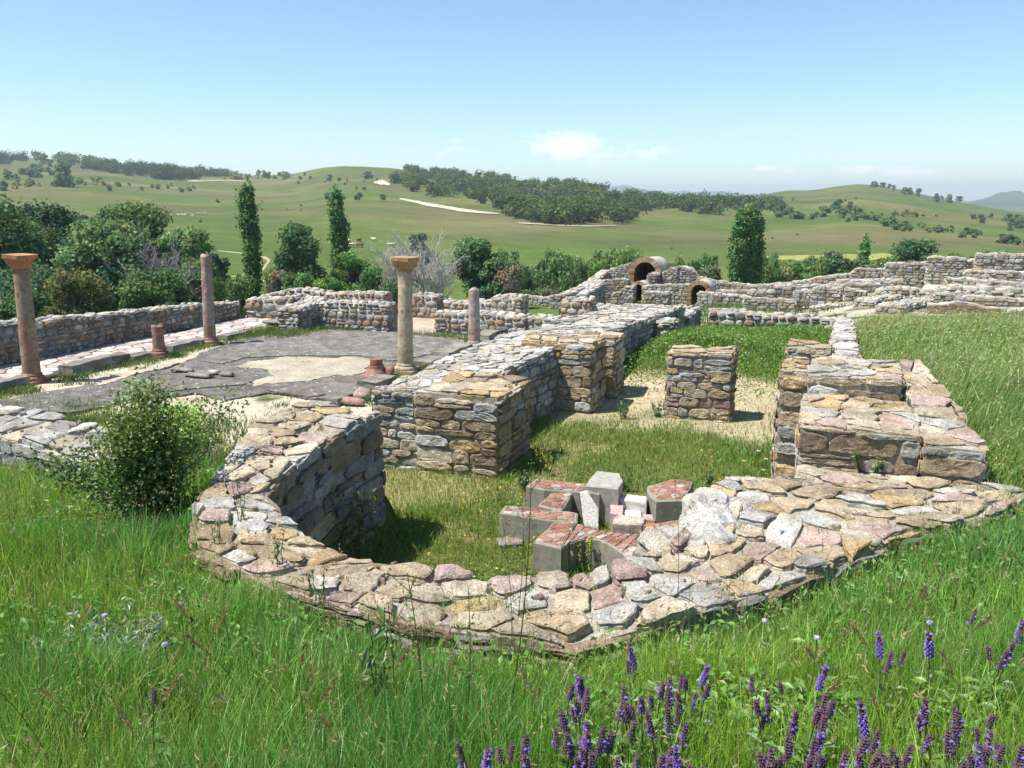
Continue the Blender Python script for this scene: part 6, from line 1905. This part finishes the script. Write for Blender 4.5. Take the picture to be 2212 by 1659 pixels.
# tall dark stalks
def stalk(label, u0, v0, u1, v1, h, seed, r=.0042, branches=4, col=(.1, .075, .045)):
    p = hit(u1, v1, .02, 1.0)
    rng = np.random.default_rng(seed)
    depth = to_cam(p[0], p[1])[1]
    g = gz(p[0], p[1])
    top = Q(u0, v0, depth)
    loc = np.array((p[0], p[1], g))
    root = thing('tall_stalk', label, 'stalk', tuple(map(float, loc)), 'tall thin stalks in the foreground')
    e = top - loc
    t = np.linspace(0, 1, 12)[:, None]
    pts = e * t + np.array((.02, .01, 0)) * np.sin(t * math.pi) * np.linalg.norm(e)
    mb = MB(); mb.tube(pts, np.linspace(r, r * .35, 12), 5, np.linspace(col, (.1, .12, .04), 12).repeat(5, 0).tolist() + [(.1, .12, .04)])
    for k in range(branches):
        i = rng.integers(5, 11); a = rng.uniform(0, 6.28); L_ = rng.uniform(.06, .16)
        q = pts[i] + np.linspace(0, 1, 5)[:, None] * np.array((math.cos(a) * .7, math.sin(a) * .7, .8)) * L_
        mb.tube(q, np.linspace(r * .5, r * .25, 5), 4, (.11, .15, .05))
        C = q[2:].repeat(4, 0) + rng.normal(0, .006, (12, 3))
        add_leaves(mb, C, rng.normal(size=(12, 3)), .014, np.tile((.17, .24, .06), (12, 1)), rng, .7)
    C = pts[8:].repeat(5, 0) + rng.normal(0, .006, (20, 3))
    add_leaves(mb, C, rng.normal(size=(20, 3)), .012, np.tile((.17, .22, .06), (20, 1)), rng, .7)
    obj('stem', mb, M_GRASS, root)
stalk('tall dark brown stalk crossing the front wall, left of the pale round stone', 1012, 1280, 1000, 1620, 1.0, 11)
stalk('longest dark stalk rising over the brick basin from the bottom of the view', 1148, 1000, 1088, 1600, 1.3, 12)
stalk('slanting dark stalk crossing the front wall, its foot by the leafy dock', 880, 1240, 915, 1640, 1.0, 13)
stalk('thin green stalk standing right of the dark slanting stalk', 838, 1300, 846, 1620, .9, 14, col=(.1, .13, .05))
stalk('pale arching stalk at the right side of the grass bank', 1990, 1260, 2060, 1400, .7, 15, .003, 2, (.2, .22, .08))
stalk('thin stalk before the basin, beside the longest dark stalk', 1128, 1030, 1112, 1390, .9, 16, .003, 5)
stalk('green reed like stalk left of the longest dark stalk', 1085, 1120, 1105, 1430, .9, 17, .003, 3, (.12, .17, .05))
stalk('fine stalk standing before the white boulder', 1455, 1010, 1462, 1330, .8, 18, .0028, 4, (.17, .2, .09))

# foxtail ears
def foxtail(seed, h, L_):
    rng = np.random.default_rng(seed)
    root = thing('foxtail_grass', 'foxtail grass with a bristly tan ear, leaning above the long grass', 'foxtail grass', (0, 0, 0), 'foxtail ears in the foreground')
    pts = stem_pts(h, rng, .35, 9)
    mb = MB(); mb.tube(pts, np.linspace(.0018, .0012, 9), 4, (.14, .17, .06)); obj('stem', mb, M_GRASS, root)
    mb = MB(); d = unit(pts[-1] - pts[-2]); p0 = pts[-1]
    n = 90
    f = rng.random(n); a = rng.uniform(0, 6.28, n)
    ref = unit(np.cross(d, (0.3, .1, 1))); ref2 = np.cross(d, ref)
    out = ref * np.cos(a)[:, None] + ref2 * np.sin(a)[:, None]
    C = p0 + d * (f * L_)[:, None] + out * .003
    tip = C + (out * .5 + d) * .016
    s = np.cross(out, d) * .0022
    V = np.stack([C - s, C + s, tip], 1).reshape(-1, 3)
    mb.add(V, None, np.arange(n * 3).reshape(-1, 3), np.repeat(np.array((.3, .24, .11))[None] * rng.uniform(.6, 1.35, (n, 1)), 3, 0))
    obj('ear', mb, M_GRASS, root)
    return root
FOX = [foxtail(950 + i, .5, .075 + .015 * i) for i in range(3)]
fx = [(175, 1440), (300, 1245), (535, 1360), (628, 1390), (660, 1530), (400, 1600), (90, 1440), (120, 1580), (1150, 1450), (800, 1600), (690, 1260), (1960, 1250), (1900, 1240), (2010, 1310), (2080, 1300), (2160, 1330), (1850, 1430), (1985, 1400), (2120, 1400), (2180, 1500), (1760, 1330), (1700, 1440), (1320, 1470), (380, 1400), (470, 1330), (60, 1350), (970, 1200), (1180, 1520), (2100, 1240), (1930, 1480), (740, 1440), (560, 1500), (230, 1530)]
for k, (u, v) in enumerate(fx):
    h = rs.uniform(.42, .58)
    p = hit(u, v, h, 1.0)
    if p is None: continue
    loc = (float(p[0]), float(p[1]), gz(p[0], p[1]))
    i = k % 3
    if k < 3: FOX[i].location = loc; FOX[i].rotation_euler = (0, 0, rs.uniform(0, 6)); FOX[i].scale = (h / .5,) * 3
    else: dup(FOX[i], loc, rs.uniform(0, 6.28), h / .5)

# the big dark bush beside the curved wall
def big_bush():
    b = P(318, 1165, -2.95); g = gz(b[0], b[1])
    root = thing('bush', 'big dark green bush with small leaves, growing against the outside of the curved wall', 'bush', (float(b[0]), float(b[1]), g))
    rng = np.random.default_rng(81)
    mb = MB(); lv = MB()
    ends = []
    for k in range(40):
        a = rng.uniform(0, 6.28); s = rng.uniform(.12, .6)
        top = np.array((s * math.cos(a) * .74 + .06, s * math.sin(a) * .74, rng.uniform(.4, 1.3) * (1.08 - .5 * s)))
        if k < 5: top = np.array((rng.uniform(-.25, .28), rng.uniform(-.2, .3), rng.uniform(1.2, 1.42)))
        if k in (5, 6, 7): top = np.array((-.75 - .12 * (k - 5), -.1 * (k - 5), .38 + .05 * k / 2))
        if k in (8, 9): top = np.array((.2, .75 + .3 * (k - 8), .95))
        pts = limb(mb, (.05 * math.cos(a), .05 * math.sin(a), -.05), top, .011, .003, rng, .05, 8, (.1, .075, .05), 5)
        n = 520 if k >= 5 else 200
        f = rng.random(n) ** .65
        C = np.stack([np.interp(f, np.linspace(0, 1, 8), pts[:, j]) for j in range(3)], -1) + rng.normal(0, 1, (n, 3)) * (.03 + .07 * f[:, None]) * (1 if k >= 5 else .5)
        N_ = rng.normal(size=(n, 3)) * .7 + (0, 0, .7)
        c = np.array((.1, .17, .038)) * rng.uniform(.8, 1.3) if top[2] < .95 else np.array((.14, .2, .045)) * rng.uniform(.85, 1.2)
        ok = C[:, 2] > .02
        add_leaves(lv, C[ok], N_[ok], .037, np.tile(c, (ok.sum(), 1)), rng, .66, .3)
    obj('branches', mb, M_BARK, root); obj('foliage', lv, M_LEAF, root)
    # the yellower leaves behind, beside the court
    b2 = P(370, 880, -3.6); g2 = gz(b2[0], b2[1])
    make_tree('bush', 'lighter yellow green shrub behind the big dark bush, beside the sandy court', 'bush', .75, 1.25, .012, 14, 3600, .05, (.1, .155, .032), 82, None, (float(b2[0]), float(b2[1]), g2), stems=6, low=.1, mat=M_LEAF, shell=.2)
    b3 = P(300, 865, -4.0); g3 = gz(b3[0], b3[1])
    make_tree('bush', 'wispy grey green broom behind the yellow green shrub', 'bush', .7, .9, .008, 12, 2600, .04, (.15, .18, .09), 83, None, (float(b3[0]), float(b3[1]), g3), stems=8, low=.1, mat=M_LEAF, shell=.1)
big_bush()

def leafy_plant(name, label, cat, loc, h, nst, leaf, col, seed, spread=.3, nl=26, asp=.35, top=None, group=None, wcol=None):
    rng = np.random.default_rng(seed)
    root = thing(name, label, cat, tuple(map(float, loc)), group)
    mb, lv, fl = MB(), MB(), MB()
    for k in range(nst):
        a = rng.uniform(0, 6.28); hh = h * rng.uniform(.6, 1.0)
        e = np.array((math.cos(a) * spread * hh, math.sin(a) * spread * hh, hh))
        pts = limb(mb, (0.02 * math.cos(a), .02 * math.sin(a), -.03), e, .005, .002, rng, .03, 8, wcol or np.array(col) * .9, 4)
        f = rng.uniform(.15, 1, nl)
        C = np.stack([np.interp(f, np.linspace(0, 1, 8), pts[:, j]) for j in range(3)], -1)
        b = rng.uniform(0, 6.28, nl); o = np.stack([np.cos(b), np.sin(b), np.full(nl, .4)], -1)
        C = C + o * leaf * .5
        add_leaves(lv, C, o * .3 + rng.normal(size=(nl, 3)) * .5 + (0, 0, .5), leaf, np.tile(col, (nl, 1)), rng, asp)
        if top is not None:
            m = 34; f = rng.uniform(.45, 1, m)
            C = np.stack([np.interp(f, np.linspace(0, 1, 8), pts[:, j]) for j in range(3)], -1) + rng.normal(0, .008, (m, 3))
            add_leaves(fl, C, rng.normal(size=(m, 3)), .02, np.tile(top, (m, 1)), rng, .8)
    obj('stem', mb, M_GRASS, root); obj('leaves', lv, M_LEAF, root)
    if top is not None: obj('blossoms', fl, M_PETAL, root)
    return root
def gp(u, v, z=None):
    if z is not None:
        p = P(u, v, z); return (p[0], p[1], z)
    p = hit(u, v, 0, 1.0); return (p[0], p[1], gz(p[0], p[1]))
leafy_plant('silver_plant', 'silvery grey leaved plant standing in the grass, lower left', 'wild plant', gp(285, 1475), .36, 16, .05, (.27, .33, .25), 90, .55, 24, .28)
leafy_plant('silver_plant', 'smaller whitish leaved plant left of the silvery grey one', 'wild plant', gp(130, 1440), .3, 6, .05, (.36, .4, .33), 91, .6, 12, .3)
leafy_plant('dock_plant', 'upright green dock with a seed spike, in front of the curved wall', 'wild plant', gp(838, 1590), .62, 3, .085, (.1, .17, .045), 92, .12, 15, .3)
for i, (u, v, h, lb) in enumerate([(640, 1095, .62, 'leafy weed leaning on the shaded inner face near its left corner'), (690, 1160, .5, 'small leafy weed beside the shaded inner face, lower than its neighbours'), (775, 1100, .55, 'leafy weed with a seed spike at the right end of the shaded inner face'), (800, 1215, .75, 'tall palmate weed in front of the shaded inner face'), (745, 1200, .5, 'bushy weed at the foot of the shaded inner face')]):
    p = hit(u, v + 150, 0, 1.0)
    b = P(u, 1240 if i > 2 else 1215, -3.95)
    leafy_plant('weed', lb, 'weed', (b[0], b[1], gz(b[0], b[1])), h + .55, 3, .05, (.085, .165, .04), 100 + i, .12, 34, .5, group='weeds by the shaded wall')
for i, (u, v, h, lb) in enumerate([(470, 1180, .26, 'small weed growing on top of the curved wall, lower left part'), (520, 1130, .42, 'thin tall weed growing on the top of the curved wall'), (600, 1230, .3, 'weed growing on the curved wall top above its front corner'), (690, 1290, .3, 'weed at the grassy edge of the curved wall front')]):
    b = P(u, v, -2.45)
    leafy_plant('weed', lb, 'weed', b, h, 3, .03, (.1, .17, .045), 110 + i, .2, 16, .35, group='weeds on the wall top')
tuft = leafy_plant('weed', 'green feathery tuft growing from the corner of the farther ochre pier', 'weed', (-5.25, 14.75, -3.35), .38, 16, .05, (.1, .175, .05), 120, .7, 26, .4)
for i, (u, v, h, lb) in enumerate([(1165, 1010, .5, 'yellow flowering spike in the shadow right of the nearer ochre pier'), (1185, 1020, .42, 'shorter yellow flowering spike beside the ochre pier shadow'), (1700, 985, .5, 'yellow flowering spike at the foot of the stepped wall'), (1670, 935, .5, 'bushy yellowish weed against the stepped wall'), (1712, 1010, .4, 'low yellow flowering plant among the white daisies'), (1265, 1260, .45, 'feathery yellow flowered plant in the hollow of the basin arch'), (1255, 1075, .0, '')]):
    if not h: continue
    b = gp(u, v + 8) if v < 1100 else P(1262, 1235, -4.0)
    leafy_plant('yellow_flower', lb, 'wild flower', b, h, 5, .035, (.12, .19, .05), 130 + i, .2, 16, .35, (.55, .5, .07), group='yellow wild flowers')
for i, (u, v, h, lb) in enumerate([(1345, 905, .35, 'leafy herb at the foot of the farther ochre pier'), (1420, 900, .3, 'leafy herb left of the freestanding pier'), (1530, 1055, .3, 'bluish leafy herb behind the basin'), (1130, 1060, .35, 'leafy herb by the nearer ochre pier'), (1350, 1060, .28, 'leafy herb beside the tall basin block')]):
    leafy_plant('herb', lb, 'herb', gp(u, v), h, 8, .05, (.09, .16, .05), 150 + i, .4, 18, .45, group='leafy herbs in the room')
# herbs in the niches of the stepped wall
leafy_plant('weed', 'dark green weed filling the lower niche of the stepped wall', 'weed', (.45, 8.02, -2.55), .3, 12, .05, (.07, .12, .035), 160, .6, 22, .5, group='weeds in the niches')
leafy_plant('weed', 'pale grassy weed rising from the upper niche of the stepped wall', 'weed', (.8, 10.08, -2.15), .32, 8, .05, (.15, .19, .06), 161, .4, 14, .25, group='weeds in the niches')

# white daisies and yellow dots
def daisy():
    root = thing('daisy', 'white daisy in the room grass, in the loose patch near the stepped wall', 'daisy', (0, 0, 0), 'white daisies')
    mb = MB(); mb.tube([(0, 0, 0), (.01, 0, .14), (.015, .005, .25)], .0035, 4, (.1, .17, .05)); obj('stem', mb, M_GRASS, root)
    mb = MB(); n = 12
    for k in range(n):
        a = 6.28 * k / n; b = a + .2; c = a - .2; r = .032
        mb.add([(.015, .005, .25), (.015 + r * .7 * math.cos(b), .005 + r * .7 * math.sin(b), .256), (.015 + r * math.cos(a), .005 + r * math.sin(a), .25), (.015 + r * .7 * math.cos(c), .005 + r * .7 * math.sin(c), .256)], [(0, 1, 2, 3)], None, (.75, .75, .72))
    obj('petals', mb, M_PETAL, root)
    mb = MB(); boulder(mb, np.array((.015, .005, .257)), (.011, .011, .006), (.6, .4, .04), np.random.default_rng(1), 8, 5); obj('disc', mb, M_PETAL, root)
    return root
dz = daisy()
for k, (u, v) in enumerate([(1665, 988), (1682, 996), (1690, 1008), (1700, 990), (1708, 1003), (1697, 1020), (1672, 1012), (1655, 1000), (1712, 1018), (1686, 1028), (1640, 985), (1648, 1018), (1607, 1000), (1540, 900), (1553, 905), (1458, 890), (1562, 912), (1700, 962), (1692, 975), (1425, 885)]):
    p = hit(u, v, .2, 1.0); loc = (float(p[0]), float(p[1]), gz(p[0], p[1])); s = rs.uniform(.8, 1.15)
    if k == 0: dz.location = loc
    else:
        r = dup(dz, loc, rs.uniform(0, 6), s, 'white daisy near the freestanding pier' if u < 1610 else None)
def yellow_flowers():
    rng = np.random.default_rng(76); mb = MB()
    X = np.concatenate([rng.uniform(-4.4, -.6, 170), rng.uniform(-15, -9, 40)]); Y = np.concatenate([rng.uniform(5.5, 13, 170), rng.uniform(9.5, 11.5, 40)])
    ok = (inside(X, Y, PIT) | (X < -7)); X, Y = X[ok], Y[ok]; n = len(X)
    C = np.stack([X, Y, ground_z(X, Y) + rng.uniform(.1, .22, n)], -1)
    for k in range(4):
        add_leaves(mb, C + rng.normal(0, .006, (n, 3)), rng.normal(size=(n, 3)) * .3 + (0, 0, 1), .026, np.tile((.62, .47, .04), (n, 1)), rng, .9)
    o = obj('yellow_flowers', mb, M_PETAL); kind(o, 'stuff'); o['label'] = 'tiny yellow flowers dotted through the short grass'; o['category'] = 'flowers'
yellow_flowers()
def pale_flower():
    root = thing('scabious_flower', 'pale lilac flower head on a thin stem in the grass', 'wild flower', (0, 0, 0), 'pale lilac flowers')
    mb = MB(); mb.tube([(0, 0, 0), (.01, 0, .2), (.015, .005, .42)], .002, 4, (.11, .15, .05)); obj('stem', mb, M_GRASS, root)
    mb = MB(); rng = np.random.default_rng(5)
    d = unit(rng.normal(size=(60, 3)) * (1, 1, .5) + (0, 0, .4))
    add_leaves(mb, np.array((.015, .005, .42)) + d * (.014, .014, .008), d, .014, np.tile((.55, .48, .7), (60, 1)), rng, .7); obj('flower_head', mb, M_PETAL, root)
    return root
pf = pale_flower()
for k, (u, v) in enumerate([(1757, 1386), (1655, 1346), (2016, 1355), (1620, 1290), (395, 1312), (365, 1400), (225, 1340), (715, 1300)]):
    p = hit(u, v, .4, 1.0); loc = (float(p[0]), float(p[1]), gz(p[0], p[1]))
    if k == 0: pf.location = loc
    else: dup(pf, loc, rs.uniform(0, 6))

# ================================================================ HAZE
def haze():
    mb = MB(); mb.box((-9500, -9500, -62), (9500, 9500, 135), (.5, .5, .5))
    m, nt, out = new_mat('haze')
    v = nt.nodes.new('ShaderNodeVolumePrincipled')
    v.inputs['Color'].default_value = (.78, .88, 1.0, 1)
    v.inputs['Density'].default_value = .00018
    v.inputs['Anisotropy'].default_value = .2
    nt.links.new(v.outputs[0], out.inputs['Volume'])
    o = obj('haze', mb, m); kind(o, 'stuff')
haze()
